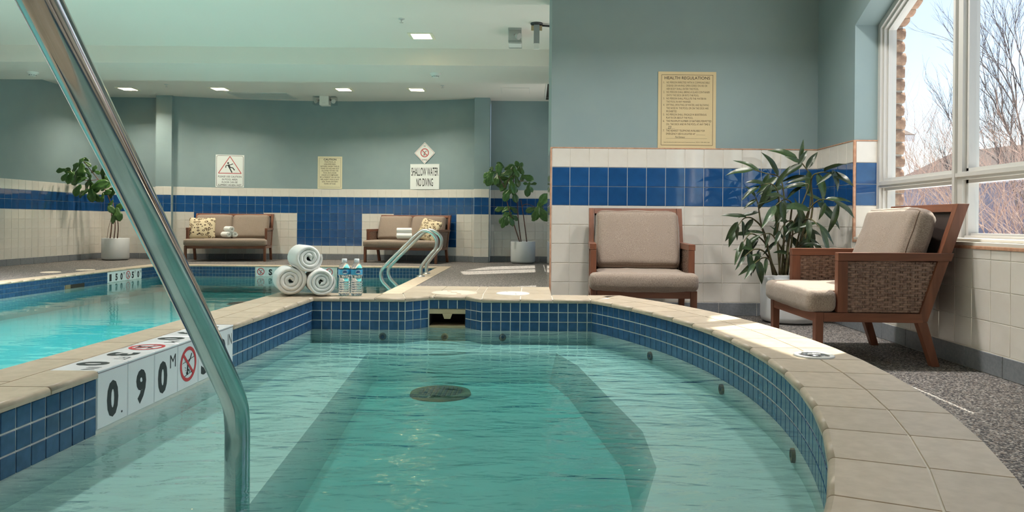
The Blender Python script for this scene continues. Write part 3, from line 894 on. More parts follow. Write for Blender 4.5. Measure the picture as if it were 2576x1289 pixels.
def ring_mesh(mb, cx_, cy_, r0, r1, z, n=36, sy=1.0):
    for i in range(n):
        a, b = 2 * PI * i / n, 2 * PI * (i + 1) / n
        mb.face([(cx_ + r0 * math.cos(a), cy_ + sy * r0 * math.sin(a), z), (cx_ + r1 * math.cos(a), cy_ + sy * r1 * math.sin(a), z),
                 (cx_ + r1 * math.cos(b), cy_ + sy * r1 * math.sin(b), z), (cx_ + r0 * math.cos(b), cy_ + sy * r0 * math.sin(b), z)])
def stroke(mb, pts, w, z):
    for p, q in zip(pts, pts[1:]):
        p, q = Vector(p), Vector(q); d = (q - p).normalized(); n_ = Vector((-d.y, d.x)) * w / 2
        mb.face([(*(p - n_), z), (*(q - n_), z), (*(q + n_), z), (*(p + n_), z)])
def disc(mb, cx_, cy_, r, z, n=16, sy=1.0):
    mb.face([(cx_ + r * math.cos(2 * PI * i / n), cy_ + sy * r * math.sin(2 * PI * i / n), z) for i in range(n)])
def no_diving(parent, cx_, cy_, r, M=None, z=.0007, red=RED, pool=True):
    mb = MB(); ring_mesh(mb, cx_, cy_, r * .80, r, z)
    stroke(mb, [(cx_ - r * .62, cy_ + r * .62), (cx_ + r * .62, cy_ - r * .62)], r * .17, z + .0003)
    obj('prohibition_ring', mb.mesh('prohibition_ring', red), parent, M)
    mb = MB(); K = lambda a, b: (cx_ + a * r, cy_ + b * r)
    wave = [K(-.72 + .09 * i, .12 + (.035 if i % 2 else -.02) + .012 * i) for i in range(17)]
    stroke(mb, wave, r * .035, z - .0002)
    stroke(mb, [K(.42, .56), K(.22, .26), K(.02, .08)], r * .10, z - .0002)
    stroke(mb, [K(.02, .08), K(-.10, -.14), K(-.08, -.34)], r * .15, z - .0002)
    stroke(mb, [K(-.08, -.34), K(.10, -.36), K(.12, -.5)], r * .09, z - .0002)
    stroke(mb, [K(-.1, -.3), K(-.14, -.56)], r * .10, z - .0002); disc(mb, *K(-.14, -.5), r * .10, z - .0002)
    stroke(mb, [K(-.55, -.66), K(.45, -.50)], r * .045, z - .0002)
    for a in range(3): stroke(mb, [K(-.42 + .05 * a, -.12 - .16 * a), K(-.30 + .03 * a, -.20 - .15 * a)], r * .03, z - .0002)
    obj('diver', mb.mesh('diver', BLACK), parent, M)

# ------------------------------------------------------------------ depth marking of the tub: 6 white tiles on the rim, 6 on top
MARKS = [('0', '.'), ('9', None), ('0', 'M'), ('no', None), ('3', 'FT'), ('0', 'IN')]
def mark_tile(parent, w, h, o, ux, uy, n, main, sup, name='depth_tile', small=None, sx=1.0):
    t = put_tile(parent, o, ux, uy, n, w, h, MARK_T, name=name, joint=.003, t=.006, b=.002, tilt=0)
    t['label'] = 'white depth marking tile with black print' if main != 'no' else 'white tile with red no diving symbol'
    W_, H_ = w - .003, h - .003; zz = .0063
    if main == 'no':
        no_diving(t, W_ * .5, H_ * .52, min(W_, H_) * .40, z=zz + .0006)
        if small: text_box(t, small, W_ * .28, W_ * .72, H_ * .015, H_ * .06, BLACK, z=zz)
    elif main:
        x0, x1 = (.30, .68) if sup in (None, '.') else (.14, .54)
        text_box(t, main, W_ * x0, W_ * x1, H_ * .12, H_ * .80, BLACK, bold=.05, z=zz, name='numeral')
        if sup == '.': text_box(t, '.', W_ * .78, W_ * .83, H_ * .12, H_ * .165, BLACK, z=zz, name='numeral')
        elif sup: text_box(t, sup, W_ * .66, W_ * .92, H_ * .58, H_ * .86, BLACK, z=zz, name='numeral')
    return t
for i, (a, b) in enumerate(MARKS):
    mark_tile(tub, MLP, .158, (XI, ML0 + i * MLP, .145), (0, 1, 0), (0, 0, 1), (1, 0, 0), a, b)
    k = 5 - i
    a2, b2 = MARKS[k]
    mark_tile(tub, MLP, abs(XM - XI) + .008, (XM, ML0 + (i + 1) * MLP, ZC - .006), (0, -1, 0), (1, 0, 0), (0, 0, 1), a2, b2, small='NO DIVING')

# ------------------------------------------------------------------ swimming pool
pool = thing('swimming_pool', 'rectangular indoor swimming pool with blue mosaic waterline behind the tub', 'pool', (0, 0, 0))
PW = -.17
PB = -.42
mb = MB()
P = [(PX0, PY0), (PX0, PY1), (PX1, PY1), (PX1, PY0)]
for i in range(4):
    a, b = P[i], P[(i + 1) % 4]
    mb.face([(*a, PB), (*b, PB), (*b, -.015), (*a, -.015)])
mb.face([(*p, PB) for p in P])
mb.build('basin', POOL_PL, pool)
mb = MB()                                           # grout bed of the waterline band
for a, b in ((P[0], P[1]), (P[1], P[2]), (P[2], P[3])):
    d = (Vector(b) - Vector(a)).normalized(); nn = Vector((d.y, -d.x)) * .003
    a_, b_ = Vector(a) + nn, Vector(b) + nn
    mb.face([(*a_, -.2), (*b_, -.2), (*b_, -.016), (*a_, -.016)])
mb.build('waterline_bed', GROUT, pool)
band_m = MB()
ML_P0 = 10.28; ML_PP = .1505
FS0, FS1 = -4.396, -3.15
z_ok = lambda s, lo, hi: not (lo - .02 < s < hi + .02)
y = PY1
while y > 6.5:
    if not (ML_P0 - .02 < y - MP / 2 < ML_P0 + 6 * ML_PP + .01):
        for r in range(3):
            if r == 2 and 9.35 < y < 9.75: continue
            z1 = -.018 - r * MP
            band_m.box(PX0 + .003, PX0 + .007, y - MP + .002, y - .002, z1 - MP + .002, z1 - .002)
    y -= MP
x = PX0
while x < PX1 - .01:
    if not (FS0 - .03 < x < FS1):
        for r in range(3):
            z1 = -.018 - r * MP
            band_m.box(x + .002, x + MP - .002, PY1 - .007, PY1 - .003, z1 - MP + .002, z1 - .002)
    x += MP
y = 11.7
while y > 4.4:
    for r in range(3):
        z1 = -.018 - r * MP; band_m.box(PX1 - .007, PX1 - .003, y - MP + .002, y - .002, z1 - MP + .002, z1 - .002)
    y -= MP
stuff(band_m.build('waterline_mosaic', MOSAIC, pool))
for i, (a, b) in enumerate([('1', '.'), ('5', None), ('0', 'M'), ('no', None), ('5', 'FT'), ('0', 'IN')]):
    mark_tile(pool, ML_PP, .15, (PX0 + .003, ML_P0 + i * ML_PP, -.168), (0, 1, 0), (0, 0, 1), (1, 0, 0), a, b, small='NO DIVING')
fs = [('no', None)] + [(c, None) for c in 'SHALLO'] + [('no', None)]
fw = (FS1 - FS0) / 8
for i, (a, b) in enumerate(fs):
    mark_tile(pool, fw, .15, (FS0 + i * fw, PY1 - .003, -.168), (1, 0, 0), (0, 0, 1), (0, -1, 0), a, b, small='NO DIVING')
# coping
def prun(p, q, nout, pitch):
    p, q = Vector(p), Vector(q); L_ = (q - p).length; u = (q - p) / L_; k = max(1, round(L_ / pitch)); nout = Vector(nout)
    for i in range(k):
        a, b = p + u * L_ * i / k, p + u * L_ * (i + 1) / k
        coping(pool, a, b, b + nout, a + nout, z=.004, th=.018)
prun((PX0, 6.2), (PX0, PY1), (-.22, 0), .2)
prun((PX0, PY1), (PX1, PY1), (0, .24), .2)
prun((PX1, PY1), (PX1, 4.32), (.2, 0), .3)
for a, b in (((PX0, PY1), (PX0 - .22, PY1 + .24)), ((PX1 + .2, PY1), (PX1, PY1 + .24))):
    coping(pool, (a[0], a[1]), (b[0], a[1]), (b[0], b[1]), (a[0], b[1]), nose=False, z=.004)
mb = MB(); mb.box(PX0 - .23, PX0 - .001, PY0, PY1 + .25, -.1, -.004); mb.box(PX0 - .23, PX1 + .21, PY1 + .001, PY1 + .25, -.1, -.004); mb.box(PX1 + .001, PX1 + .205, 4.28, PY1 + .25, -.1, -.004)
mb.build('coping_bed', COPING_G, pool)
water_body('water', [(PX0 - .006, PY0 - .006), (PX0 - .006, PY1 + .006), (PX1 + .006, PY1 + .006), (PX1 + .006, PY0 - .006)], PW, .6, POOLW, pool, 'calm turquoise water of the swimming pool')
ps = thing('pool_skimmer', 'small brown skimmer slot in the left wall of the swimming pool', 'skimmer', (PX0 + .004, 9.55, -.145))
mb = MB(); mb.box(-.002, .006, -.2, .2, -.025, .025); mb.build('mouth', DARKV, ps)
mb = MB(); mb.box(.004, .010, -.2, -.1, -.026, .026); mb.build('flap', DUSTY, ps)
for q, w in (((-3.95, 10.1), 'nearer the left sofa'), ((-3.15, 10.1), 'nearer the right sofa')):
    d = thing('floor_drain', 'dark drain on the pool floor, %s' % w, 'drain', (q[0], q[1], PB + .002))
    mb = MB(); mb.lathe([(.2, 0), (.19, .01), (.15, .012), (.001, .012)], 24); mb.build('grate', DARK_P, d)
    mb = MB(); mb.lathe([(.215, 0), (.2, .006)], 24); mb.build('rim', DUSTY, d)
for q, w in (((-6.5, 9.95), 'nearer'), ((-6.33, 10.45), 'farther')):
    lid('deck_lid', '%s pale tan lid in the grey deck left of the pool' % w, (q[0], q[1], .002), .12, LIDP, LIDP)

# ------------------------------------------------------------------ ladder rails
lad = thing('pool_ladder', 'pair of curved steel grab rails on the right edge of the pool', 'ladder', (-1.46, 9.98, 0))
prof = [(0, 0), (0, .095), (.016, .155), (.13, .303), (.19, .375), (.205, .483), (.155, .566), (.064, .612), (-.036, .579), (-.26, .36), (-.48, .136), (-.528, .046), (-.51, -.053), (-.43, -.142), (-.32, -.26), (-.3, -.4)]
for dy in (-.26, .26):
    mb = MB(); mb.tube(smooth_path([(a, dy, b) for a, b in prof], 6), .0235, 14); mb.build('grab_rail', STEEL_B, lad)
    mb = MB(); mb.lathe([(.055, .006), (.052, .018), (.03, .024), (.024, .024)], 20, (0, dy, 0)); mb.build('escutcheon', STEEL_B, lad)

# ------------------------------------------------------------------ big hand rail of the tub
hr = thing('hand_rail', 'thick polished steel hand rail rising out of the hot tub water', 'hand rail', (-.662, 1.665, ZBENCH))
path = [(1.665, .03), (1.665, .20), (1.664, .262), (1.654, .308), (1.630, .345), (1.598, .381), (1.552, .431), (1.466, .526), (1.307, .693), (1.18, .824), (.983, 1.025), (.80, 1.21), (.70, 1.30), (.60, 1.36), (.50, 1.38), (.40, 1.36), (.34, 1.29), (.31, 1.18), (.30, .9), (.30, .4), (.30, 0.0)]
mb = MB(); mb.tube(smooth_path([(0, a - 1.665, b - ZBENCH) for a, b in path], 6), .0272, 32)
mb.build('tube', STEEL, hr)
mb = MB(); mb.lathe([(.06, .0), (.056, .014), (.03, .022), (.0275, .022)], 24, (0, .30 - 1.665, -ZBENCH)); mb.build('escutcheon', STEEL, hr)
# ------------------------------------------------------------------ signs
def sign(name, label, loc, rotz, w, h, face, thick=.004, radius=.0):
    t = thing(name, label, 'sign', loc, rotz)
    # local frame of the print: x right, y up, z towards the viewer
    M = Matrix(((1, 0, 0, -w / 2), (0, 0, -1, 0), (0, 1, 0, 0), (0, 0, 0, 1)))
    mb = MB(); mb.box(-w / 2, w / 2, -thick, 0, 0, h)
    mb.build('panel', face, t, bevel=.0012)
    return t, M @ Matrix.Translation((0, 0, thick))
def border(t, M, w, h, m, lw, mat, r=0.0, name='border'):
    mb = MB()
    pts = []
    if r:
        for cx_, cy_, a0 in ((w - m - r, h - m - r, 0), (m + r, h - m - r, PI / 2), (m + r, m + r, PI), (w - m - r, m + r, 1.5 * PI)):
            for k in range(5): pts.append((cx_ + r * math.cos(a0 + k * PI / 8), cy_ + r * math.sin(a0 + k * PI / 8)))
    else: pts = [(w - m, h - m), (m, h - m), (m, m), (w - m, m)]
    stroke(mb, pts + [pts[0]], lw, .0005)
    obj(name, mb.mesh(name, mat), t, M)

# health regulations on the partition wall
w, h = .462, .612
p = px(1727, 375, YH)
t, M = sign('regulation_sign', 'tan health regulations sign above the tiles on the near wall', (p.x, YH - .002, T_TOP + .004), 0, w, h, SIGN_T)
border(t, M, w, h, .026, .003, BROWN_PR)
L0 = h - .040
text_box(t, 'HEALTH REGULATIONS', .050, .412, h - .062, h - .038, BROWN_PR, M, .012)
lines = [('1.', 'NO PERSON INFECTED WITH A COMMUNICABLE', .409), ('', 'DISEASE OR HAVING OPEN SORES ON HIS OR', .391), ('', 'HER BODY SHALL ENTER THE POOL.', .324),
         ('2.', 'NO PERSON SHALL BRING A GLASS CONTAINER', .411), ('', 'ONTO THE DECK OR INTO THE POOL.', .326),
         ('3.', 'NO PERSON SHALL POLLUTE THE WATER IN', .382), ('', 'THE POOL IN ANY MANNER.', .262),
         ('4.', 'SPITTING, SPOUTING OF WATER, AND BLOWING', .405), ('', 'THE NOSE IN  THE POOL OR ON THE DECK ARE', .402), ('', 'PROHIBITED.', .152),
         ('5.', 'NO PERSON SHALL ENGAGE IN BOISTEROUS', .386), ('', 'PLAY IN OR ABOUT THE POOL.', .281),
         ('6.', 'THE MAXIMUM NUMBER OF BATHERS PERMITTED', .426), ('', 'ON  THE DECK AND IN THE POOL AT ANY TIME IS', .414), ('', '', 0),
         ('7.', 'THE NEAREST TELEPHONE AVAILABLE FOR', .374), ('', 'EMERGENCY USE IS LOCATED AT', .298)]
for i, (a, b, x1) in enumerate(lines):
    yy = h - .094 - i * .0256
    if a: text_box(t, a, .041, .052, yy, yy + .0155, BROWN_PR, M)
    if b: text_box(t, b, .066, x1, yy - (.002 if ',' in b else 0), yy + .0155, BROWN_PR, M)
yy = h - .094 - 14 * .0256
text_box(t, '23', .080, .106, yy - .002, yy + .02, BLACK, M, shear=.25, name='handwriting')
text_box(t, 'Pool Entrance', .138, .215, .083, .098, BLACK, M, shear=.35, name='handwriting')
mb = MB(); stroke(mb, [(.066, yy - .003), (.135, yy - .003)], .0012, .0005); stroke(mb, [(.306, .1085), (.378, .1085)], .0012, .0005); stroke(mb, [(.066, .080), (.392, .080)], .0012, .0005)
obj('rules', mb.mesh('rules', BROWN_PR), t, M)
text_box(t, 'PUBLIC POOLS REGULATION UNDER THE HEALTH PROTECTION AND PROMOTION ACT', .048, .300, .046, .0515, BROWN_PR, M, name='fine_print')
text_box(t, 'R.R.O. 1990, REG. 565', .306, .412, .046, .0535, BROWN_PR, M, name='fine_print')

def on_bow(xp, yp, yoff=.006):
    """position on the bowed far wall seen at photo x"""
    Y = 13.5
    for _ in range(6):
        q = px(xp, yp, Y); Y = BCY + math.sqrt(BR ** 2 - (q.x - BX) ** 2)
    q = px(xp, yp, Y); ang = -math.atan2(q.x - BX, Y - BCY)
    return q, ang
# slippery floor sign
q, an = on_bow(578.5, 471); w, h = .50, .605
t, M = sign('slip_warning_sign', 'white slippery floor warning sign with red triangle on the far wall', (q.x, q.y - .008, T_TOP + .006), an, w, h, SIGN_W)
border(t, M, w, h, .018, .006, BLACK, .03)
mb = MB(); stroke(mb, [(.05, .262), (.45, .262), (.25, .575), (.05, .262)], .013, .0006); obj('warning_triangle', mb.mesh('warning_triangle', RED_L), t, M)
mb = MB(); K = lambda a, b: (.25 + (a - 505) * .00116, .262 + (497 - b) * .00113)
disc(mb, *K(478, 330), .017, .0008)
stroke(mb, [K(442, 408), K(446, 370), K(486, 362), K(512, 358), K(552, 340)], .014, .0008)
stroke(mb, [K(480, 355), K(503, 405)], .036, .0008)
stroke(mb, [K(495, 400), K(538, 485)], .020, .0008); stroke(mb, [K(498, 400), K(545, 404), K(576, 446)], .018, .0008)
obj('slipping_figure', mb.mesh('slipping_figure', BLACK), t, M)
for i, (s_, x0, x1) in enumerate((('PLEASE USE CAUTION', .045, .455), ('IN POOL AREA', .115, .385), ('FLOOR CAN BE', .112, .386), ('SLIPPERY WHEN WET', .045, .455))):
    text_box(t, s_, x0, x1, .183 - i * .052, .217 - i * .052, BLACK, M, .008)
# caution sign
q, an = on_bow(830, 475); w, h = .46, .61
t, M = sign('caution_sign', 'cream unsupervised pool caution sign in the middle of the far wall', (q.x, q.y - .008, T_TOP + .002), an, w, h, SIGN_C)
border(t, M, w, h, .03, .003, BROWN_PR)
text_box(t, 'CAUTION', .11, .35, .535, .570, BLACK, M, .03)
cl = ['THIS POOL IS', 'UNSUPERVISED.', 'BATHERS UNDER TWELVE', 'YEARS OF AGE ARE NOT', 'ALLOWED WITHIN THE', 'POOL ENCLOSURE', 'UNLESS ACCOMPANIED', 'BY A PARENT OR HIS OR', 'HER AGENT WHO IS NOT', 'LESS THAN SIXTEEN', 'YEARS OF AGE.']
for i, s_ in enumerate(cl):
    ww = .0178 * len(s_) * .5 * .98
    yy = .492 - i * .0408
    text_box(t, s_, .23 - ww, .23 + ww, yy, yy + .027, BROWN_PR, M, .012)
text_box(t, 'PUBLIC POOLS REGULATION R.R.O. 1990, REG. 565', .05, .41, .042, .047, BROWN_PR, M, name='fine_print')
# shallow water sign
q, an = on_bow(1068.5, 476); w, h = .565, .47
t, M = sign('shallow_water_sign', 'white sign reading SHALLOW WATER NO DIVING on the far wall', (q.x, q.y - .011, T_TOP + .002), an, w, h, SIGN_W)
text_box(t, 'SHALLOW WATER', .022, .543, .250, .405, BLACK, M, .012); text_box(t, 'NO DIVING', .122, .445, .055, .205, BLACK, M, .012)
# diamond sign
zz = T_TOP + .002 + .47
t = thing('no_diving_sign', 'white diamond no diving sign above the shallow water sign', 'sign', (q.x - .004, q.y - .011, zz + .002), an)
hd = .202
mb = MB(); mb.prism([(0, 0), (hd, hd), (0, 2 * hd), (-hd, hd)], lambda u, v, w_: (u, w_, v), -.004, 0); mb.build('panel', SIGN_W, t)
M = Matrix(((1, 0, 0, 0), (0, 0, -1, -.004), (0, 1, 0, 0), (0, 0, 0, 1)))
mb = MB(); e_ = .018; stroke(mb, [(0, e_), (hd - e_, hd), (0, 2 * hd - e_), (-hd + e_, hd), (0, e_)], .004, .0005); obj('border', mb.mesh('border', RED_L), t, M)
no_diving(t, 0, hd + .004, .082, M, red=RED_L)
text_box(t, 'NO', -.02, .02, hd + .115, hd + .142, BLACK, M, .01); text_box(t, 'DIVING', -.05, .05, hd - .142, hd - .112, BLACK, M, .01)

# ------------------------------------------------------------------ ceiling fixtures
def ceiling_light(x, y, label, group=None):
    t = thing('ceiling_light', label, 'light', (x, y, CEIL_Z), 0, group)
    r0, r1, dp = .125, .150, .11
    mb = MB()
    for sx_, sy_ in ((1, 0), (-1, 0), (0, 1), (0, -1)):
        if sx_: mb.box(min(sx_ * .112, sx_ * r1), max(sx_ * .112, sx_ * r1), -r1, r1, -.008, .0)
        else: mb.box(-.112, .112, min(sy_ * .112, sy_ * r1), max(sy_ * .112, sy_ * r1), -.008, .0)
    mb.build('frame', TRIMW, t)
    mb = MB(); a, b = .112, .10
    for (x0, y0), (x1, y1) in (((-1, -1), (1, -1)), ((1, -1), (1, 1)), ((1, 1), (-1, 1)), ((-1, 1), (-1, -1))):
        mb.face([(x0 * a, y0 * a, -.006), (x1 * a, y1 * a, -.006), (x1 * b, y1 * b, dp), (x0 * b, y0 * b, dp)])
    mb.face([(-b, -b, dp), (b, -b, dp), (b, b, dp), (-b, b, dp)])
    mb.build('reflector', HOUSE, t)
    ld = bpy.data.lights.new('ceiling_lamp', 'AREA'); ld.shape = 'SQUARE'; ld.size = .16; ld.energy = FILL_NEAR_W if y < 6 else (FILL_ROW_W if y < 7.2 else LAMP_FAR); ld.color = (1.0, .97, .93) if y < 7.2 else (1.0, .90, .74)
    lo = bpy.data.objects.new('lamp', ld); COL.objects.link(lo); lo.parent = t; lo.location = (0, 0, dp - .006)
    return t
TRIMW = pmat('warm_white_light_trim', srgb(238, 230, 206), .5)
nmA = ['at the far left, near the left wall', 'above the left sofa', 'left of the far emergency light', 'above the right sofa']
nmA = ['square recessed ceiling light at the far left corner of the room', 'square recessed ceiling light over the left sofa', 'square recessed ceiling light over the cream caution sign', 'square recessed ceiling light over the shallow water sign']
for (x, y), l in zip(FIX_A, nmA): ceiling_light(x, y, l)
ceiling_light(*FIX_C[0], 'square recessed ceiling light nearest the grey emergency light box')
ceiling_light(*FIX_C[1], 'recessed ceiling light seen edge on at the top of the picture')
for x, y in FILL_N: ceiling_light(x, y, 'square recessed ceiling light over the near part of the room', 'ceiling lights over the tub area')
for x, y in FILL_H: ceiling_light(x, y, 'square recessed ceiling light hidden behind the near beam', 'ceiling lights behind the beam')

def sprinkler(x, y, label):
    t = thing('sprinkler_head', label, 'sprinkler', (x, y, CEIL_Z))
    mb = MB(); mb.lathe([(.035, 0), (.034, -.006), (.02, -.010), (.012, -.010)], 18); mb.build('escutcheon', GREY_P, t)
    mb = MB(); mb.lathe([(.010, -.008), (.010, -.022), (.006, -.026), (.006, -.04), (.022, -.042), (.022, -.045), (.001, -.045)], 14); mb.build('head', STEEL_B, t)
sprinkler(-6.1, 12.24, 'small sprinkler head in the ceiling at the far left')
sprinkler(-1.465, 8.16, 'small sprinkler head in front of the nearest square light')
sprinkler(-1.49, 12.12, 'small sprinkler head right of the far square lights')
def smoke(x, y, label):
    t = thing('smoke_detector', label, 'smoke detector', (x, y, BEAM_Z))
    mb = MB(); mb.lathe([(.075, 0), (.075, -.012), (.066, -.016), (.066, -.024), (.058, -.026)], 28); mb.build('base', WHITE_P, t)
    mb = MB(); mb.lathe([(.058, -.024), (.056, -.036), (.044, -.04), (.042, -.05), (.034, -.056), (.001, -.056)], 28); mb.build('sensor_head', WHITE_P, t)
    mb = MB()
    for k in range(10): mb.box(.043, .0465, -.006, .006, -.049, -.042, Matrix.Rotation(k * PI / 5, 4, 'Z'))
    mb.build('vent_slots', DARK_P, t)
smoke(-6.95, 10.22, 'round smoke detector under the beam at the far left')
smoke(-1.335, 10.06, 'round smoke detector under the beam near the middle')

def emergency(label, loc, rotz):
    t = thing('emergency_light', label, 'emergency light', loc, rotz)
    mb = MB(); mb.box(-.085, .085, -.075, .075, -.165, 0); mb.build('battery_case', WHITE_P, t, bevel=.006)
    mb = MB(); mb.box(-.02, -.012, -.077, -.074, -.13, -.125); mb.box(.012, .02, -.077, -.074, -.13, -.125); mb.build('indicator', DARK_P, t)
    for s_ in (-1, 1):
        g = MB(); x0, x1 = (.085, .205) if s_ > 0 else (-.205, -.085)
        for a in range(0, 1): g.box(x0, x1, -.078, .078, -.15, -.004)
        gu = g.build('clear_guard', CLEARP, t)
        mb = MB(); mb.tube([(s_ * .085, 0, -.06), (s_ * .135, -.01, -.075)], .014, 10); mb.build('lamp_neck', DARK_P, t)
        mb = MB(); mb.tube([(s_ * .125, -.006, -.072), (s_ * .150, -.03, -.085), (s_ * .165, -.05, -.095)], [.018, .034, .040], 14); mb.build('lamp_head', GREY_P, t)
    return t
emergency('white emergency light with clear guards on the ceiling by the far wall', (-3.76, 13.32, CEIL_Z), 0)
emergency('grey emergency light box hanging from the ceiling beside the partition', (-.215, 8.68, CEIL_Z), PI / 2)

t = thing('ceiling_grille', 'flat grey return air grille in the ceiling above the left sofa', 'vent', (-4.86, 13.30, CEIL_Z))
mb = MB()
for x0, x1, y0, y1 in ((-.52, .52, -.34, -.31), (-.52, .52, .26, .29), (-.52, -.49, -.31, .26), (.49, .52, -.31, .26)): mb.box(x0, x1, y0, y1, -.012, 0)
mb.build('frame', GREY_P, t)
mb = MB(); mb.box(-.49, .49, -.31, .26, -.004, -.001); mb.build('core', pmat('grille_grey', srgb(150, 152, 148), .6), t)
for k in range(11):
    mb = MB(); mb.box(-.49, .49, -.30 + k * .052, -.29 + k * .052, -.010, -.003); mb.build('slat', GREY_P, t)
t = thing('access_panel', 'flush white access panel in the ceiling near the partition', 'panel', (-.30, 12.55, CEIL_Z))
mb = MB(); mb.box(-.235, .235, -.26, .26, -.006, 0); mb.build('door', CEIL, t, bevel=.002)
mb = MB()
for x0, x1, y0, y1 in ((-.24, .24, -.266, -.26), (-.24, .24, .26, .266), (-.241, -.235, -.26, .26), (.235, .241, -.26, .26)): mb.box(x0, x1, y0, y1, -.003, 0)
mb.build('gap', GREY_P, t)
t = thing('slot_diffuser', 'dark linear slot air diffuser in the ceiling beside the partition', 'vent', (.27, 12.6, CEIL_Z))
mb = MB(); mb.box(-.06, .16, -.8, .8, -.010, 0); mb.build('frame', WHITE_P, t)
for k, (x0, x1) in enumerate(((-.035, .015), (.035, .085), (.10, .15))):
    mb = MB(); mb.box(x0, x1, -.77, .55, -.013, -.009); mb.box(x0, x1, .58, .77, -.013, -.009); mb.build('slot', DARKV, t)
t = thing('ceiling_bracket', 'grey strip sensor hanging from a dark ceiling bracket by the partition', 'bracket', (.035, 8.3, CEIL_Z))
mb = MB(); mb.lathe([(.07, 0), (.068, -.015), (.04, -.022), (.001, -.022)], 20); mb.build('mount', DARK_P, t)
mb = MB(); mb.tube([(.03, 0, -.022), (.25, .05, -.026)], .012, 10); mb.build('conduit', DARK_P, t)
mb = MB(); mb.box(-.062, .062, -.02, -.004, -.085, -.03); mb.build('plate', BEIGE_P, t)
mb = MB(); mb.box(-.032, .032, -.045, -.02, -.235, -.025); mb.build('strip', pmat('mid_grey_metal', srgb(150, 154, 154), .5), t)
mb = MB(); mb.box(-.028, .028, -.044, -.018, -.30, -.235); mb.build('end_cap', WHITE_P, t)
# ------------------------------------------------------------------ armchairs and sofas (same family)
def rounded_box(nx, ny, nz, sx_, sy_, sz_, r, puff, seed, wr=.004, sag=0.0, top_only=False):
    """soft cushion centred at origin, returns MB"""
    bm = bmesh.new()
    pts = {}
    def key(i, j, k):
        if (i, j, k) not in pts:
            u, v, w = 2 * i / nx - 1, 2 * j / ny - 1, 2 * k / nz - 1
            # concentrate samples at edges
            f_ = lambda t: math.copysign(abs(t) ** .75, t)
            p = Vector((f_(u) * sx_ / 2, f_(v) * sy_ / 2, f_(w) * sz_ / 2))
            c = Vector((max(-sx_ / 2 + r, min(sx_ / 2 - r, p.x)), max(-sy_ / 2 + r, min(sy_ / 2 - r, p.y)), max(-sz_ / 2 + r, min(sz_ / 2 - r, p.z))))
            d = p - c
            if d.length > 1e-9: p = c + d.normalized() * min(r, max(d.length, 0)) if d.length > r else c + d
            # push faces outwards
            fu, fv, fw = (1 - u * u), (1 - v * v), (1 - w * w)
            q = Vector((p.x + math.copysign(1, u) * puff * .35 * fv * fw * (abs(u) > .98), p.y + math.copysign(1, v) * puff * .35 * fu * fw * (abs(v) > .98), p.z))
            zf = max(0, fu) ** .5 * max(0, fv) ** .5
            q.z += math.copysign(1, w) * puff * zf * abs(w) * (0 if (top_only and w < 0) else 1)
            if w > 0: q.z -= sag * zf
            nv = mnoise.noise_vector(Vector((q.x * 7 + seed, q.y * 7, q.z * 7)))
            n2 = mnoise.noise_vector(Vector((q.x * 22 + seed, q.y * 16, q.z * 22)))
            q += nv * wr + n2 * wr * .45
            pts[(i, j, k)] = bm.verts.new(q)
        return pts[(i, j, k)]
    def quad(*ks):
        fc = bm.faces.new([key(*k) for k in ks]); fc.smooth = True
    for i in range(nx):
        for j in range(ny):
            quad((i, j, 0), (i, j + 1, 0), (i + 1, j + 1, 0), (i + 1, j, 0)); quad((i, j, nz), (i + 1, j, nz), (i + 1, j + 1, nz), (i, j + 1, nz))
    for i in range(nx):
        for k in range(nz):
            quad((i, 0, k), (i + 1, 0, k), (i + 1, 0, k + 1), (i, 0, k + 1)); quad((i, ny, k), (i, ny, k + 1), (i + 1, ny, k + 1), (i + 1, ny, k))
    for j in range(ny):
        for k in range(nz):
            quad((0, j, k), (0, j, k + 1), (0, j + 1, k + 1), (0, j + 1, k)); quad((nx, j, k), (nx, j + 1, k), (nx, j + 1, k + 1), (nx, j, k + 1))
    edge_top = [key(i, 0, nz).co.copy() for i in range(nx + 1)] + [key(nx, j, nz).co.copy() for j in range(1, ny + 1)] + [key(i, ny, nz).co.copy() for i in range(nx - 1, -1, -1)] + [key(0, j, nz).co.copy() for j in range(ny - 1, 0, -1)]
    return bm, edge_top

def cushion(name, parent, dims, M, mat, r=.03, puff=.02, seed=0, wr=.004, sag=0.0, n=(18, 18, 6), piping=True):
    bm, edge = rounded_box(*n, *dims, r, puff, seed, wr, sag)
    me = bpy.data.meshes.new(name); bm.to_mesh(me); bm.free(); me.materials.append(mat)
    o = obj(name, me, parent, M)
    if piping:
        mb = MB(); mb.tube([e * 1.002 + Vector((0, 0, .001)) for e in edge], .0022, 6, closed=True)
        obj('piping', mb.mesh('piping', PIPING), o)
    return o

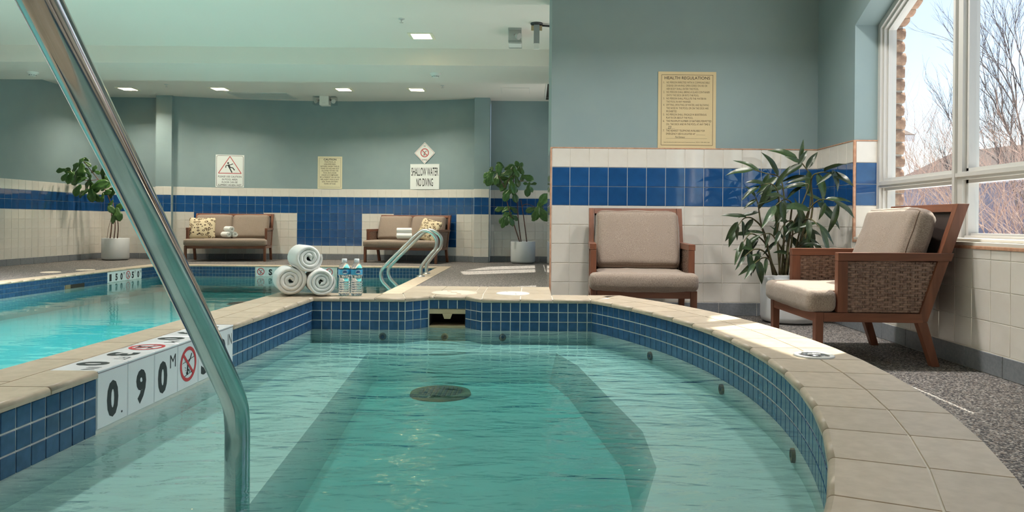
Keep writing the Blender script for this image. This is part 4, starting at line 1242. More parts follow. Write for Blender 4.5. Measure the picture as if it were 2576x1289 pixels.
_wick = {}
def wicker_mesh():
    """woven side panel in the y(depth)-z plane, quadrilateral between arm post, arm, back post and rail; x = 0 plane"""
    if 'm' in _wick: return _wick['m']
    yl, z0, z1 = .170, .278, .543
    yr = lambda z: .552 + (z - .278) / (.543 - .278) * (.678 - .552) - .012
    mb = MB(); rows = 22; ph = (z1 - z0) / rows; st = .039
    for k in range(rows):
        z = z0 + (k + .5) * ph; y = yl; R = yr(z); nseg = int((R - yl) / .0055)
        pts = []
        for i in range(nseg + 1):
            yy = yl + (R - yl) * i / nseg
            q_ = ((yy - yl) / (2 * st) + (k % 2) * .5) % 1.0
            dip = max(0.0, 1 - abs(q_ - .12) / .15)
            dip = dip * dip * (3 - 2 * dip)
            pts.append((.0042 + .0018 * math.sin(PI * max(0.0, (q_ - .27) / .73)) - .0115 * dip, yy))
        # flat oval strand
        hh, ww = ph * .47, .0024
        for s_ in range(len(pts) - 1):
            (xa, ya), (xb, yb) = pts[s_], pts[s_ + 1]
            ring_ = lambda x_, y_: [(x_ - ww, y_, z), (x_ - ww * .5, y_, z + hh), (x_ + ww * .5, y_, z + hh), (x_ + ww, y_, z), (x_ + ww * .5, y_, z - hh), (x_ - ww * .5, y_, z - hh)]
            A, B = ring_(xa, ya), ring_(xb, yb)
            for a in range(6):
                b = (a + 1) % 6; mb.face([A[a], A[b], B[b], B[a]], True)
    k = 0
    while True:
        y = yl + st * (k + .24)
        zt = z1
        if y > yr(z1): break
        zb = z0 if y < yr(z0) else z0 + (y - yr(z0)) / (yr(z1) - yr(z0)) * (z1 - z0)
        for dy in (-.0036, .0036):
            mb.tube([(0, y + dy, zb), (0, y + dy, zt)], .0031, 6, cap=False)
        k += 1
    for z in (z0 + .006, z1 - .005):
        mb.tube([(0, yl, z), (0, yr(z), z)], .006, 6)
    mb.tube([(0, yl + .004, z0), (0, yl + .004, z1)], .005, 6); mb.tube([(0, yr(z0) + .004, z0), (0, yr(z1) + .004, z1)], .006, 6)
    _wick['m'] = mb.mesh('wicker_panel', WICKER, merge=False)
    return _wick['m']

def seat_unit(name, label, cat, loc, rotz, W_, backs, seed, group=None):
    """front legs at y=0, back at +y; W_ overall width"""
    t = thing(name, label, cat, loc, rotz, group)
    hw = W_ / 2; tk = .042
    YZ = lambda u, v, w: (w, u, v)
    for s_ in (-1, 1):
        xa, xb = (hw - tk, hw) if s_ > 0 else (-hw, -hw + tk)
        m = MB(); m.prism([(.003, 0), (.040, 0), (.044, .278), (0, .278)], YZ, xa, xb); m.build('leg', WOOD, t, bevel=.003)
        m = MB(); m.prism([(.607, 0), (.648, 0), (.580, .232), (.528, .232)], YZ, xa, xb); m.build('leg', WOOD, t, bevel=.003)
        m = MB(); m.prism([(.0445, .230), (.560, .226), (.552, .274), (.0445, .277)], YZ, xa, xb); m.build('side_rail', WOODX, t, bevel=.003)
        m = MB(); m.prism([(.115, .278), (.168, .278), (.168, .545), (.115, .545)], YZ, xa, xb); m.build('arm_post', WOOD, t, bevel=.003)
        m = MB(); m.prism([(.115, .5455), (.700, .548), (.716, .590), (.115, .588)], YZ, xa - (.004 if s_ < 0 else 0), xb + (.004 if s_ > 0 else 0)); m.build('armrest', WOODX, t, bevel=.003)
        m = MB(); m.prism([(.528, .2325), (.582, .2325), (.795, .848), (.735, .848)], YZ, xa + .001, xb - .001); m.build('back_post', WOOD, t, bevel=.003)
        xm = (xa + xb) / 2
        m = MB(); m.prism([(.168, .276), (.545, .276), (.672, .545), (.168, .545)], YZ, xm - .0006, xm + .0006); m.build('panel_core', WICKER_D, t)
        obj('wicker_panel', wicker_mesh(), t, Matrix.Translation((xm + .001, 0, 0)))
        obj('wicker_panel', wicker_mesh(), t, Matrix.Translation((xm - .001, 0, 0)) @ Matrix.Diagonal((-1, 1, 1, 1)))
    m = MB(); m.box(-hw + tk + .001, hw - tk - .001, .006, .040, .226, .277); m.build('front_rail', pmat('red_brown_wood_cross', srgb(132, 84, 62), .38, col2=srgb(100, 61, 46), nscale=26, ndet=6, nrange=(.3, .7), stretch=(.12, 1, 1), bump=.08, bscale=90, spec=.4), t, bevel=.003)
    WX = MATS['red_brown_wood_cross']
    m = MB(); m.box(-hw + tk + .001, hw - tk - .001, .53, .57, .232, .272); m.build('rear_rail', WX, t, bevel=.003)
    m = MB(); m.prism([(.722, .805), (.775, .805), (.793, .848), (.737, .848)], YZ, -hw + tk + .001, hw - tk - .001); m.build('top_rail', WX, t, bevel=.003)
    m = MB(); m.prism([(.572, .31), (.584, .31), (.752, .805), (.738, .805)], YZ, -hw + tk + .002, hw - tk - .002); m.build('back_panel', WICKER_D, t)
    m = MB(); m.box(-hw + tk, hw - tk, .04, .53, .262, .272); m.build('seat_deck', WICKER_D, t)
    # cushions
    cushion('seat_cushion', t, (W_ + .006, .20, .125), Matrix.Translation((0, .075, .340)), FABRIC, .03, .008, seed, .004, n=(26, 6, 6), piping=False) if False else None
    sw = W_ - .004
    cushion('seat_cushion', t, (sw - 2 * tk - .004, .60, .118), Matrix.Translation((0, .275, .336)), FABRIC, .032, .022, seed, .0045, sag=.016, n=(24, 20, 6))
    # front lip of the cushion, full width in front of the arm posts
    cushion('seat_cushion_front', t, (W_ + .012, .150, .116), Matrix.Translation((0, .038, .335)), FABRIC, .034, .004, seed + 5, .0035, n=(28, 8, 6), piping=False)
    inner = W_ - 2 * tk - .012; bw = inner / backs
    tilt = math.atan2(.752 - .584, .805 - .31)
    for k in range(backs):
        xc = -inner / 2 + bw * (k + .5)
        R = Matrix.Translation((xc, .628 - .078, .605)) @ Matrix.Rotation(PI / 2 - tilt, 4, 'X')
        cushion('back_cushion', t, (bw - .008, .445, .120), R, FABRIC, .045, .022, seed + 11 + k, .006, n=(22, 20, 6))
    return t

chair1 = seat_unit('armchair', 'taupe cushioned armchair facing the tub, backed against the tiled wall', 'armchair', (.757, 4.955, 0), math.radians(-3.2), .715, 1, 3)
chair2 = seat_unit('armchair', 'taupe cushioned armchair with its back to the window, wicker side showing', 'armchair', (1.471, 4.165, 0), math.radians(-90), .715, 1, 21)
sofa1 = seat_unit('sofa', 'two seat taupe sofa under the slippery floor sign', 'sofa', (-5.36, 12.87, 0), math.radians(9.5), 1.36, 2, 40)
sofa2 = seat_unit('sofa', 'two seat taupe sofa behind the pool ladder', 'sofa', (-2.30, 12.83, 0), math.radians(-12.5), 1.36, 2, 60)

def on(t, p): 
    return Matrix.Translation(t.location) @ t.rotation_euler.to_matrix().to_4x4() @ Vector(p)
def throw_pillow(label, t, p, rz, tiltx, roll):
    q = on(t, p)
    o = thing('throw_pillow', label, 'pillow', q, t.rotation_euler.z + rz)
    R = Matrix.Rotation(tiltx, 4, 'X') @ Matrix.Rotation(roll, 4, 'Y')
    cs = cushion('cover', o, (.42, .10, .38), R @ Matrix.Translation((0, 0, .19)), PILLOW, .03, .0, 8, .004, n=(14, 6, 14), piping=False)
    for v in cs.data.vertices:
        u, w = v.co.x / .21, v.co.z / .19
        k = max(0.0, (1 - min(1, u * u))) ** .5 * max(0.0, (1 - min(1, w * w))) ** .5
        v.co.y *= .25 + 1.15 * k
        s_ = 1 + .05 * (u * u * w * w); v.co.x *= s_; v.co.z *= s_
    return o
throw_pillow('beige leaf print pillow leaning at the left end of the left sofa', sofa1, (-.45, .25, .395), .15, -.30, 0.0)
throw_pillow('beige leaf print pillow tilted at the right end of the right sofa', sofa2, (.36, .28, .405), -.25, -.35, .22)

# ------------------------------------------------------------------ rolled towels
_tw = {}
def towel_mesh(R, L_, turns, seed):
    rnd = random.Random(seed); mb = MB()
    n = int(turns * 26); r0 = .010; th = (R - r0) / turns * .90
    cs = []
    for i in range(n + 1):
        a = i / n * turns * 2 * PI; f_ = i / n
        r = r0 + (R - r0 - th / 2) * f_ + th * .12 * mnoise.noise(Vector((math.cos(a) * 1.7 + seed, math.sin(a) * 1.7, f_ * 3)))
        cs.append((r, a))
    secs = [(0, .10), (.008, .5), (.025, .82), (.05, 1.02), (.10, 1.06), (.5, 1.06), (.90, 1.06), (.95, 1.02), (.975, .82), (.992, .5), (1, .10)]
    n0 = 0
    rings = []
    for f_, k in secs:
        ring_ = []
        for i, (r, a) in enumerate(cs):
            tel = .010 * mnoise.noise(Vector((a * .5, seed * 1.3, 0))) * (1 if f_ < .5 else -1) * (1 if f_ < .06 or f_ > .94 else 0)
            y = f_ * L_ + tel
            lump = 1 + .02 * mnoise.noise(Vector((math.cos(a) * 2, math.sin(a) * 2, y * 9 + seed)))
            h_ = th / 2 * k * (1 if i < n - 3 else (n - i + .4) / 4)
            for rr in (r * lump + h_, r * lump - h_):
                ring_.append((rr * math.cos(a), y, rr * math.sin(a)))
        rings.append(ring_)
    m = len(rings[0])
    base = 0
    for q in rings: mb.v += q
    for j in range(len(rings) - 1):
        for i in range(n):
            a, b, c, d = j * m + 2 * i, j * m + 2 * (i + 1), (j + 1) * m + 2 * (i + 1), (j + 1) * m + 2 * i
            mb.f.append((a, b, c, d)); mb.sm.append(True)
            mb.f.append((a + 1, d + 1, c + 1, b + 1)); mb.sm.append(True)
    for j in (0, len(rings) - 1):
        for i in range(n):
            a = j * m + 2 * i; mb.f.append((a, a + 1, a + 3, a + 2)); mb.sm.append(True)
    return mb.mesh('rolled_towel', TOWEL)
def towel(label, loc, rotz, R, L_, seed, turns=3.6, spin=0.0, group=None):
    o = obj('rolled_towel', towel_mesh(R, L_, turns, seed)); tag(o, label, 'towel', group)
    o.location = loc; o.rotation_euler = (0, spin, rotz)
    return o
yt = 4.03
towel('white rolled towel, bottom left of the pile on the tub curb', (-1.318, yt, ZC + .0905), .42, .090, .235, 1, 3.3, .4)
towel('white rolled towel, bottom right of the pile beside the bottles', (-1.150, yt + .01, ZC + .083), .40, .0825, .235, 2, 3.4, 2.2)
towel('white rolled towel on top of the pile on the tub curb', (-1.222, yt + .02, ZC + .0905 + .122), .52, .082, .235, 4, 3.2, 1.0)
def sofa_towels(t, x, y, rz, lab):
    zc = .425
    for (dx_, dz_), w_, sd in (((-.056, 0), 'lower left', 5), ((.056, 0), 'lower right', 6), ((0, .094), 'top', 7)):
        q = on(t, (x + dx_ * math.cos(rz), y + dx_ * math.sin(rz), zc + .052 + dz_))
        towel('white rolled towel, %s of the three on the %s' % (w_, lab), q, t.rotation_euler.z + rz, .054, .26, sd, 3.0, sd)
sofa_towels(sofa1, .10, .06, .62, 'left sofa')
sofa_towels(sofa2, -.10, .10, -1.15, 'right sofa')

# ------------------------------------------------------------------ water bottles
def bottle(label, loc, rotz):
    t = thing('water_bottle', label, 'bottle', loc, rotz)
    pr = [(.012, .001), (.026, 0), (.030, .004), (.0315, .010)]
    z = .012
    for k in range(6):
        pr += [(.0318, z), (.0318, z + .006), (.0298, z + .008), (.0298, z + .010)]; z += .0125
    pr += [(.0285, .092), (.0275, .098), (.0285, .104), (.0318, .112), (.0322, .118), (.0322, .148), (.0318, .153), (.0305, .160), (.026, .172), (.018, .182), (.0135, .187), (.013, .1905), (.0005, .191)]
    mb = MB(); mb.lathe(pr, 36, wob=lambda g, z_: 1 + (.006 * math.sin(6 * g + z_ * 120) if z_ < .09 else 0)); mb.build('body', BOTTLE, t)
    mb = MB(); mb.lathe([(.0326, .118), (.0328, .119), (.0328, .147), (.0326, .148)], 36); mb.build('wrap_label', LABELB, t)
    mb = MB(); n_ = 20
    for r_, ex, m_, o_ in ((.0331, 1.0, WHITE_P, 'logo_ground'), (.0334, .82, NAVY, 'logo')):
        mm = MB()
        def P2(u, v): 
            g = -PI / 2 + .25 + u * .46 * ex; return (r_ * math.cos(g), r_ * math.sin(g), .134 + v * .011 * ex)
        ring_ = [(math.cos(2 * PI * i / n_) * (1 + .10 * math.cos(6 * PI * i / n_)), math.sin(2 * PI * i / n_)) for i in range(n_)]
        for i in range(n_): mm.face([P2(0, 0), P2(*ring_[i]), P2(*ring_[(i + 1) % n_])])
        if o_ == 'logo':
            mm = MB()
            for v0, v1, w_ in ((.25, .85, .62), (-.55, .1, .95)): 
                for i in range(8): mm.face([P2(-w_ + 2 * w_ * i / 8, v0), P2(-w_ + 2 * w_ * (i + 1) / 8, v0), P2(-w_ + 2 * w_ * (i + 1) / 8, v1), P2(-w_ + 2 * w_ * i / 8, v1)])
        mm.build(o_, m_, t)
    mb = MB(); mb.lathe([(.0005, .2065), (.0125, .2065), (.0142, .2045), (.0142, .191), (.0135, .189), (.0005, .189)], 28, wob=lambda g, z_: 1 + .015 * math.sin(24 * g)); mb.build('cap', CAPM, t)
    mb = MB(); mb.lathe([(.0150, .1885), (.0155, .187), (.0150, .1855), (.0132, .1855)], 24); mb.build('neck_ring', CAPM, t)
bottle('clear water bottle with cyan label next to the towels', (-1.046, 4.115, ZC + .0005), .1)
bottle('clear water bottle with cyan label, right one of the pair', (-.978, 4.118, ZC + .0005), .25)
# ------------------------------------------------------------------ plants
def planter(t, r, h):
    mb = MB(); mb.lathe([(.001, .012), (r * .9, .012), (r * .96, .018), (r, .05), (r, h - .006), (r - .004, h), (r - .016, h), (r - .02, h - .006), (r - .02, h - .05), (.001, h - .05)], 48)
    p = mb.build('planter', POT, t)
    mb = MB(); mb.lathe([(.001, 0), (r * .88, 0), (r * .88, .0125), (.001, .0125)], 40); mb.build('saucer_foot', DARK_P, t)
    mb = MB(); mb.lathe([(r - .021, h - .045), (r * .5, h - .035), (.001, h - .03)], 30); mb.build('soil', SOIL, t)

_lf = {}
def leaf_mesh(kind, var):
    if (kind, var) in _lf: return _lf[(kind, var)]
    mb = MB(); rnd = random.Random(var * 7 + len(kind))
    if kind == 'fig':       # fiddle shape, unit length along +y
        wid = lambda t: .30 * math.sin(PI * min(1, t * .98 + .02)) ** .55 * (.62 + .55 * t) * (1 - .28 * math.exp(-((t - .36) / .12) ** 2))
        nu, nv = 11, 7
        def fn(a, b):
            s_ = (b - .5) * 2; w_ = wid(a) if 0 < a < 1 else .004
            x = s_ * w_; y = a
            z = -.20 * a * a + .16 * abs(s_) * w_ * 2 - .09 * (s_ ** 4) + .035 * math.sin(a * 13 + var) * abs(s_) + .02 * math.sin(a * 22) * s_ * s_
            return (x, y, z)
    else:                    # palm leaflet, lance shaped
        bw = .105 + .03 * (var % 3)
        nu, nv = 9, 5
        def fn(a, b):
            s_ = (b - .5) * 2; w_ = bw * math.sin(PI * min(1, a + .02) ** .8) ** .8 if 0 < a < .999 else .003
            return (s_ * w_, a, -.28 * a * a + .10 * abs(s_) * w_ * 3 + .015 * math.sin(9 * a + var))
    mb.grid(fn, nu, nv)
    me = mb.mesh('leaf', LEAF if kind == 'fig' else LEAF2)
    _lf[(kind, var)] = me; return me

def leaf(t, kind, pos, direction, length, facing, var, base=None):
    """pos world base of the blade, direction it grows, facing = approximate surface normal"""
    d = Vector(direction).normalized(); n_ = Vector(facing); n_ = (n_ - d * n_.dot(d)).normalized(); x = d.cross(n_)
    M = Matrix(((x.x, d.x, n_.x, 0), (x.y, d.y, n_.y, 0), (x.z, d.z, n_.z, 0), (0, 0, 0, 1))) @ Matrix.Diagonal((length, length, length, 1))
    M.translation = Vector(pos) - t.location
    return obj('leaf', leaf_mesh(kind, var % 4), t, M)

def fig(label, loc, stems, leaves, Y, seed):
    t = thing('potted_fig', label, 'plant', loc)
    planter(t, .222, .39)
    rnd = random.Random(seed)
    cap = lambda x, Y_: min(Y_, 7.72 * F_PX / (CX - x)) if x < 600 else Y_     # keep clear of the left wall
    for pts, r0, r1 in stems:
        P_ = smooth_path([px(x, y, cap(x, Y + dy)) - t.location for x, y, dy in pts], 5)
        mb = MB(); mb.tube(P_, [r0 + (r1 - r0) * i / (len(P_) - 1) for i in range(len(P_))], 8); mb.build('stem', BARK, t)
    for i, (x, y, ang, L_, dy) in enumerate(leaves):
        # blade centre at photo (x, y); ang = direction on the picture in degrees (0 right, 90 up)
        L_ = L_ * 1.3 * Y / F_PX
        a = math.radians(ang); d = Vector((math.cos(a), -.25 + .5 * rnd.random() - .2, math.sin(a))).normalized()
        c = px(x, y, cap(x, Y + dy))
        leaf(t, 'fig', c - d * L_ * .5, d, L_, (rnd.uniform(-.5, .5), -1, rnd.uniform(.0, .8)), rnd.randrange(4))
    return t
Q = lambda x, y: (1210 + x / 4.772, 400 + y / 4.772)
R_ST = [([(*Q(465, 1000), 0), (*Q(400, 800), -.02), (*Q(345, 640), -.05), (*Q(305, 480), -.03), (*Q(285, 350), -.1), (*Q(210, 200), -.12)], .011, .006),
        ([(*Q(482, 1000), 0), (*Q(455, 800), .04), (*Q(440, 640), .05), (*Q(430, 480), 0), (*Q(390, 260), -.05), (*Q(430, 130), -.08)], .010, .005),
        ([(*Q(550, 1000), .05), (*Q(520, 760), .02), (*Q(500, 620), 0), (*Q(478, 490), 0)], .010, .007),
        ([(*Q(492, 580), 0), (*Q(520, 548), -.05), (*Q(580, 550), -.1), (*Q(680, 590), -.15)], .007, .005),
        ([(*Q(390, 265), -.05), (*Q(480, 265), -.1), (*Q(560, 275), -.12)], .005, .004),
        ([(*Q(285, 350), -.1), (*Q(330, 250), -.12), (*Q(380, 200), -.14)], .006, .004)]
R_LF = [(*Q(75, 180), 220, 20, -.1), (*Q(110, 240), 250, 30, -.2), (*Q(60, 250), 220, 16, 0), (*Q(115, 140), 80, 16, 0), (*Q(215, 135), 100, 26, -.15), (*Q(240, 75), 145, 18, 0),
        (*Q(180, 230), 255, 26, -.1), (*Q(215, 255), 285, 28, 0), (*Q(300, 170), 20, 24, -.2), (*Q(335, 105), 20, 22, 0), (*Q(380, 145), 80, 20, -.1), (*Q(440, 80), 110, 18, 0),
        (*Q(480, 90), 70, 16, -.1), (*Q(455, 135), 260, 18, 0), (*Q(488, 140), 280, 16, -.15), (*Q(425, 165), 300, 20, -.2), (*Q(390, 210), 200, 20, 0), (*Q(440, 270), 290, 22, -.1),
        (*Q(500, 225), 260, 16, -.1), (*Q(555, 220), 345, 26, -.15), (*Q(280, 315), 235, 26, -.1), (*Q(380, 320), 290, 32, -.2), (*Q(330, 400), 200, 24, -.15), (*Q(310, 440), 240, 26, -.2),
        (*Q(410, 450), 290, 24, -.2), (*Q(410, 395), 60, 14, 0), (*Q(545, 297), 170, 12, -.1), (*Q(580, 310), 90, 10, -.1), (*Q(560, 380), 260, 24, -.2), (*Q(595, 355), 310, 16, -.1), (*Q(630, 297), 10, 12, -.1),
        (*Q(735, 510), 55, 34, -.2), (*Q(665, 655), 255, 30, -.25), (*Q(740, 650), 300, 34, -.2), (*Q(600, 610), 195, 22, -.1), (*Q(650, 715), 200, 16, -.05),
        (*Q(230, 600), 195, 20, 0), (*Q(295, 605), 40, 20, 0), (*Q(395, 605), 330, 20, .05), (*Q(315, 665), 200, 20, -.05), (*Q(255, 730), 240, 18, -.1), (*Q(310, 745), 270, 18, -.25),
        (*Q(270, 775), 250, 18, -.1), (*Q(365, 740), 300, 22, -.1), (*Q(405, 700), 330, 18, 0), (*Q(350, 690), 330, 18, 0), (*Q(150, 165), 200, 18, 0), (*Q(150, 270), 260, 16, 0), (*Q(330, 240), 200, 22, .1), (*Q(270, 230), 180, 20, .1)]
fig('tall fiddle leaf fig in a grey planter behind the partition wall', (-.155, 13.20, 0), R_ST, R_LF, 13.05, 5)
Q2 = lambda x, y: (140 + x / 4.447, 380 + y / 4.447)
L_ST = [([(*Q2(608, 985), 0), (*Q2(625, 850), 0), (*Q2(625, 700), 0), (*Q2(600, 540), -.05), (*Q2(520, 380), -.1), (*Q2(420, 250), -.1), (*Q2(310, 110), -.1)], .011, .006),
        ([(*Q2(652, 985), 0), (*Q2(665, 860), 0), (*Q2(660, 720), 0), (*Q2(640, 560), .03)], .010, .007),
        ([(*Q2(690, 985), .05), (*Q2(700, 860), .03), (*Q2(690, 740), 0)], .010, .007),
        ([(*Q2(575, 985), 0), (*Q2(590, 870), 0), (*Q2(620, 760), 0)], .004, .003),
        ([(*Q2(470, 320), -.1), (*Q2(330, 330), -.15), (*Q2(200, 260), -.15), (*Q2(100, 210), -.15)], .006, .004)]
L_LF = [(*Q2(55, 215), 190, 18, -.1), (*Q2(115, 205), 10, 16, -.1), (*Q2(95, 290), 235, 18, 0), (*Q2(160, 290), 250, 26, -.2), (*Q2(205, 190), 60, 22, -.1), (*Q2(270, 120), 60, 18, 0), (*Q2(335, 95), 160, 14, 0),
        (*Q2(355, 140), 330, 16, -.1), (*Q2(280, 220), 270, 32, -.15), (*Q2(215, 270), 240, 24, -.2), (*Q2(265, 320), 200, 28, -.2), (*Q2(345, 370), 240, 34, -.2), (*Q2(395, 390), 300, 28, -.1),
        (*Q2(350, 230), 120, 18, 0), (*Q2(420, 205), 60, 18, 0), (*Q2(460, 235), 340, 14, 0), (*Q2(480, 380), 20, 34, -.2), (*Q2(470, 420), 210, 24, -.1), (*Q2(235, 440), 240, 26, -.1), (*Q2(300, 465), 210, 26, -.25),
        (*Q2(395, 490), 280, 28, -.2), (*Q2(445, 510), 300, 24, -.1), (*Q2(515, 520), 260, 18, -.2), (*Q2(560, 470), 20, 20, -.1), (*Q2(370, 265), 300, 14, -.1), (*Q2(610, 590), 240, 18, -.1), (*Q2(640, 670), 120, 24, -.15),
        (*Q2(695, 700), 290, 28, -.2), (*Q2(645, 730), 250, 28, -.1), (*Q2(690, 640), 40, 24, 0), (*Q2(550, 400), 40, 24, 0), (*Q2(610, 480), 60, 26, 0), (*Q2(580, 330), 70, 26, 0), (*Q2(520, 260), 80, 24, 0), (*Q2(225, 330), 220, 24, -.1), (*Q2(150, 230), 150, 18, 0)]
fig('fiddle leaf fig in a grey planter in the far left corner', (-7.42, 13.12, 0), L_ST, L_LF, 13.0, 9)

# corner palm
pt = thing('potted_palm', 'leafy green palm in a white planter in the corner behind the armchair', 'plant', (1.945, 5.53, 0))
planter(pt, .215, .335)
YP = 5.45
Q3 = lambda x, y: (1820 + x / 2.803, 360 + y / 2.803)
fronds = [  # (points of the rachis in the picture, depth shift at tip, leaflet length m, number)
    ([(350, 930), (290, 640), (215, 540), (150, 530), (105, 580)], -.10, .17, 7),
    ([(360, 930), (300, 720), (200, 640), (140, 700)], -.20, .19, 7),
    ([(370, 930), (300, 780), (220, 750), (150, 800)], -.30, .18, 7),
    ([(375, 930), (330, 830), (280, 810), (220, 850)], -.35, .17, 6),
    ([(365, 930), (270, 590), (245, 440), (225, 380)], -.05, .15, 6),
    ([(400, 930), (380, 640), (390, 380), (340, 290), (255, 300)], -.15, .19, 8),
    ([(410, 930), (430, 600), (430, 420), (400, 250), (300, 215), (215, 190)], -.05, .18, 8),
    ([(430, 930), (470, 560), (480, 430), (430, 400), (370, 440)], -.40, .21, 7),
    ([(450, 930), (480, 700), (490, 560), (440, 560), (400, 620)], -.25, .15, 7),
    ([(470, 930), (600, 500), (610, 250), (560, 150), (520, 110)], .0, .19, 8),
    ([(480, 930), (620, 520), (620, 260), (680, 210), (760, 210)], -.25, .22, 6),
    ([(500, 930), (560, 640), (600, 480), (680, 400), (780, 410)], -.30, .22, 7),
    ([(470, 930), (520, 700), (560, 560), (620, 540), (680, 600)], -.35, .20, 6),
    ([(440, 930), (420, 780), (380, 700), (330, 640), (260, 650)], -.10, .15, 8),
    ([(420, 930), (440, 820), (480, 760), (560, 720)], -.15, .15, 6),
    ([(395, 930), (400, 800), (430, 700), (500, 640), (580, 620)], .05, .17, 8),
    ([(480, 930), (540, 700), (590, 640), (610, 700)], -.05, .24, 5),
    ([(440, 930), (470, 640), (540, 470), (600, 300), (560, 300)], .02, .18, 8),
]
rnd = random.Random(12)
for fi, (pts, dy, ll, nl) in enumerate(fronds):
    nl = max(4, nl - 3)
    n_ = len(pts)
    P_ = smooth_path([px(*Q3(*p), YP + .05 * math.sin(fi) + dy * (i / (n_ - 1)) ** 1.3) - pt.location for i, p in enumerate(pts)], 6)
    P_ = [Vector((min(p.x, XW - .05 - pt.location.x), min(p.y, YH - .05 - pt.location.y), p.z)) for p in P_]
    k_ = len(P_)
    mb = MB(); mb.tube(P_, [.0085 - .0055 * i / (k_ - 1) for i in range(k_)], 7); mb.build('cane', CANE, pt)
    for j in range(nl):
        f_ = .52 + .48 * j / (nl - 1)
        i0 = min(k_ - 2, int(f_ * (k_ - 1)))
        p = P_[i0].lerp(P_[i0 + 1], f_ * (k_ - 1) - i0)
        tang = (P_[i0 + 1] - P_[i0]).normalized()
        side = 1 if j % 2 else -1
        if j == nl - 1: d = tang + Vector((0, 0, -.25))
        else:
            up = Vector((rnd.uniform(-.2, .2), -1, .1)); sv = tang.cross(up).normalized() * side
            d = tang * .55 + sv * .75 + Vector((0, rnd.uniform(-.3, .1), -.38 - .25 * rnd.random()))
        d.normalize(); L_ = ll * rnd.uniform(.75, 1.2)
        w_ = p + pt.location; tip = w_ + d * L_
        if tip.x > XW - .03: d.x -= .6; d.normalize()
        if tip.y > YH - .03: d.y -= .6; d.normalize()
        leaf(pt, 'palm', w_, d, L_, (rnd.uniform(-.4, .4), -.8, .8), rnd.randrange(4))
for x, y, a, L_, dy in ((560, 100, 60, 34, -.1), (490, 110, 150, 30, -.1), (720, 240, 210, 42, -.55), (800, 260, 295, 42, -.55), (385, 490, 265, 44, -.5), (435, 450, 280, 30, -.5), (785, 530, 255, 62, -.5), (700, 480, 250, 34, -.5), (600, 570, 20, 40, -.4), (545, 590, 280, 34, -.4), (120, 740, 250, 28, -.35), (60, 620, 235, 44, -.3), (95, 625, 270, 34, -.3), (190, 870, 215, 52, -.4), (265, 900, 280, 34, -.4), (310, 290, 215, 50, -.2), (600, 280, 265, 50, 0), (620, 640, 300, 50, 0), (560, 690, 260, 50, 0)):
    L_ = L_ * 1.25 * YP / F_PX; g = math.radians(a); d = Vector((math.cos(g), -.15, math.sin(g))).normalized()
    c = px(*Q3(x, y), YP + dy * .6); c.x = min(c.x, XW - .08); c.y = min(c.y, YH - .08)
    leaf(pt, 'palm', c - d * L_ * .5, d, L_, (rnd.uniform(-.4, .4), -1, .5), rnd.randrange(4))

# ------------------------------------------------------------------ outside
v, f = fill_poly([[(2.66, -40), (90, -40), (90, 120), (1.14, 120), (1.14, 6.9), (2.66, 6.9)]], -.12)
me = bpy.data.meshes.new('snow_ground'); me.from_pydata(v, [], f); me.materials.append(SNOW)
g1 = struct(obj('ground_side', me))
v, f = fill_poly([[(-60, -60), (90, -60), (90, FY - .25), (-60, FY - .25)]], -.13)
me = bpy.data.meshes.new('snow_ground_front'); me.from_pydata(v, [], f); me.materials.append(SNOW)
struct(obj('ground_front', me))

# rock faced brick jamb outside the main window
ow = struct(obj('wall_outside', (lambda m_: (m_.box(2.552, 2.675, 5.33, 6.9, -.2, 3.6), m_.mesh('wall_outside', MORTAR))[1])(MB())))
rb = random.Random(3)
def brick_mesh(seed, L_, h, d):
    bm = bmesh.new(); bmesh.ops.create_cube(bm, size=1.0)
    bmesh.ops.subdivide_edges(bm, edges=bm.edges[:], cuts=2, use_grid_fill=True)
    for v_ in bm.verts:
        q = Vector((v_.co.x * d, v_.co.y * L_, v_.co.z * h))
        e = max(abs(v_.co.x), abs(v_.co.z)) 
        nn = mnoise.noise_vector(Vector((q.x * 20 + seed, q.y * 20, q.z * 20)))
        corner = sum(abs(c_) > .45 for c_ in v_.co)
        q *= 1 - .07 * (corner == 3) - .02 * (corner == 2)
        v_.co = q + nn * .008
    for fc in bm.faces: fc.smooth = True
    me_ = bpy.data.meshes.new('brick'); bm.to_mesh(me_); bm.free(); me_.materials.append(BRICK); return me_
bms = [brick_mesh(s_, .20, .083, .145) for s_ in range(5)]
z = -.05; k = 0
while z < 2.16:
    o = obj('brick', bms[k % 5], ow, Matrix.Translation((2.618, 5.412 + rb.uniform(-.006, .006), z + .043)))
    z += .0925; k += 1
for k in range(9):
    y = 5.36 - (k + .4) * .094 * math.cos(.43); zz = 2.26 + (k + .4) * .094 * math.sin(.43)
    M = Matrix.Translation((2.618, y, zz)) @ Matrix.Rotation(-.43 + PI / 2, 4, 'X')
    obj('brick', bms[(k * 2 + 1) % 5], ow, M)
mb = MB(); mb.prism([(5.6, 2.2), (5.42, 2.2), (4.17, 2.78), (4.17, 3.6), (5.6, 3.6)], lambda u, v_, w_: (w_, u, v_), 2.556, 2.64); mb.build('backing', MORTAR, ow)

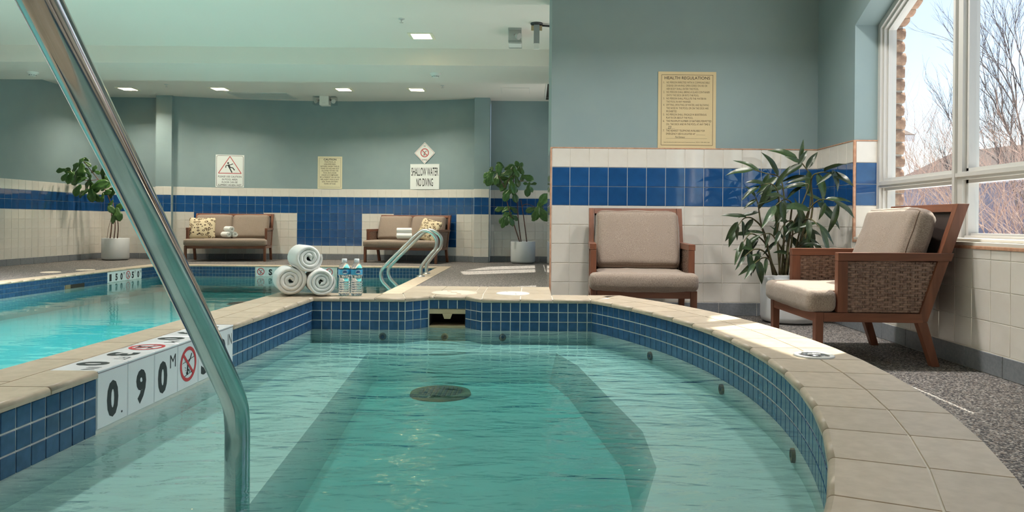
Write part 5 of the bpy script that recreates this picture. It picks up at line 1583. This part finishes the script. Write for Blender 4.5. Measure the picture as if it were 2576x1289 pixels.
def branches(t, mat, base, h, spread, depth, seed, r0, ntop, name='branches', lean=(0, 0), seg=5):
    rnd = random.Random(seed); mb = MB(); cnt_ = 0
    def grow(p, d, L_, r, lev):
        nonlocal cnt_
        pts = [p]; q = p; dd = d.normalized(); n_ = 3
        for i in range(n_):
            dd = (dd + Vector((rnd.gauss(0, .13), rnd.gauss(0, .13), rnd.gauss(.03, .08)))).normalized()
            q = q + dd * L_ / n_; pts.append(q)
        mb.tube(pts, [r * (1 - .45 * i / n_) for i in range(n_ + 1)], 4 if lev else 6, cap=False); cnt_ += 1
        if lev >= depth: return
        for k_ in range(ntop if lev else ntop + 1):
            i = rnd.choice((1, 2, 3)) if k_ else 3
            az = rnd.uniform(0, 2 * PI); el = rnd.uniform(.35, .75)
            side = Vector((math.cos(az), math.sin(az), .25))
            nd = (dd * (1 - .35 * el) + side * el * spread).normalized()
            grow(pts[i], nd, L_ * rnd.uniform(.58, .82), r * .58, lev + 1)
    return mb, grow, rnd
def shrub(label, loc, h, nst, spread, depth, seed, r0, mat, name='bare_shrub', cat='shrub', ntop=3):
    t = thing(name, label, cat, loc)
    rnd0 = random.Random(seed)
    for s_ in range(nst):
        mb, grow, rnd = branches(t, mat, None, h, spread, depth, seed * 31 + s_, r0, ntop)
        az = rnd0.uniform(0, 2 * PI)
        grow(Vector((.12 * math.cos(az), .12 * math.sin(az), 0)), Vector((.55 * spread * math.cos(az), .55 * spread * math.sin(az), 1)), h * .36, r0 * rnd0.uniform(.7, 1.1), 0)
        mb.build('stem_branches', mat, t)
    return t
sh = [((4.3, 7.9), 2.3, 'leftmost bare reddish shrub outside the window'), ((4.8, 8.2), 2.5, 'bare reddish shrub outside, left of the mullion'), ((4.5, 6.9), 2.0, 'bare reddish shrub outside behind the armchair'), ((5.6, 8.4), 2.9, 'tallest bare reddish shrub outside, in the right pane'), ((4.95, 7.0), 2.1, 'bare reddish shrub outside nearest the lower right pane')]
for i, ((x, y), h, l) in enumerate(sh): shrub(l, (x, y, -.12), h, 5, .8, 4, 10 + i, .011, TWIG)
shrub('tall bare tree outside in the right window pane', (9.25, 14.2, -.12), 5.6, 1, .34, 6, 77, .05, TREEB, 'bare_tree', 'tree', 3)
shrub('smaller bare tree outside behind the window mullion', (9.1, 15.4, -.12), 4.0, 1, .34, 5, 81, .035, TREEB, 'bare_tree', 'tree', 3)
shrub('tall bare tree outside at the right edge of the picture', (11.0, 15.6, -.12), 5.4, 1, .36, 6, 83, .05, TREEB, 'bare_tree', 'tree', 3)

def house(label, x0, x1, y0, y1, zw, zr, rz=0.0):
    t = thing('house', label, 'house', ((x0 + x1) / 2, (y0 + y1) / 2, -.12), rz)
    hx, hy = (x1 - x0) / 2, (y1 - y0) / 2
    mb = MB(); mb.box(-hx, hx, -hy, hy, 0, zw); mb.build('wall', SIDING, t)
    n_ = int(zw / .17)
    for k in range(n_):
        mb = MB(); mb.box(-hx - .015, hx + .015, -hy - .015, hy + .015, k * .17, k * .17 + .15); mb.build('siding_board', SIDING, t)
    o_ = .45
    for s_ in (-1, 1):
        mb = MB(); mb.prism([(s_ * (hy + o_), zw - .12), (s_ * (hy + o_), zw - .02), (0, zr + .1), (0, zr)], lambda u, v_, w_: (w_, u, v_), -hx - o_, hx + o_); mb.build('roof_slope', ROOFM, t)
        mb = MB(); mb.box(-hx - o_, hx + o_, s_ * (hy + o_) - .03, s_ * (hy + o_) + .03, zw - .2, zw - .04); mb.build('gutter', FASCIA, t)
        mb = MB(); mb.prism([(-hy, zw), (hy, zw), (0, zr - .02)], lambda u, v_, w_: (w_, u, v_), s_ * hx - .05, s_ * hx + .05); mb.build('gable', SIDING, t)
    return t
house('grey sided house with brown roof outside beyond the shrubs', 13.5, 25.5, 22.0, 28.0, 2.55, 3.9, PI / 2 + .25)
h2 = house('pale house corner with white eave outside by the brick jamb', 1.5, 9.7, 20.0, 27.0, 3.3, 4.6)
mb = MB(); mb.tube([(4.2, -3.9, 3.2), (4.35, -3.85, 3.02), (4.0, -3.6, 2.9)], .05, 8); mb.build('downspout', FASCIA, h2)

finish_texts()
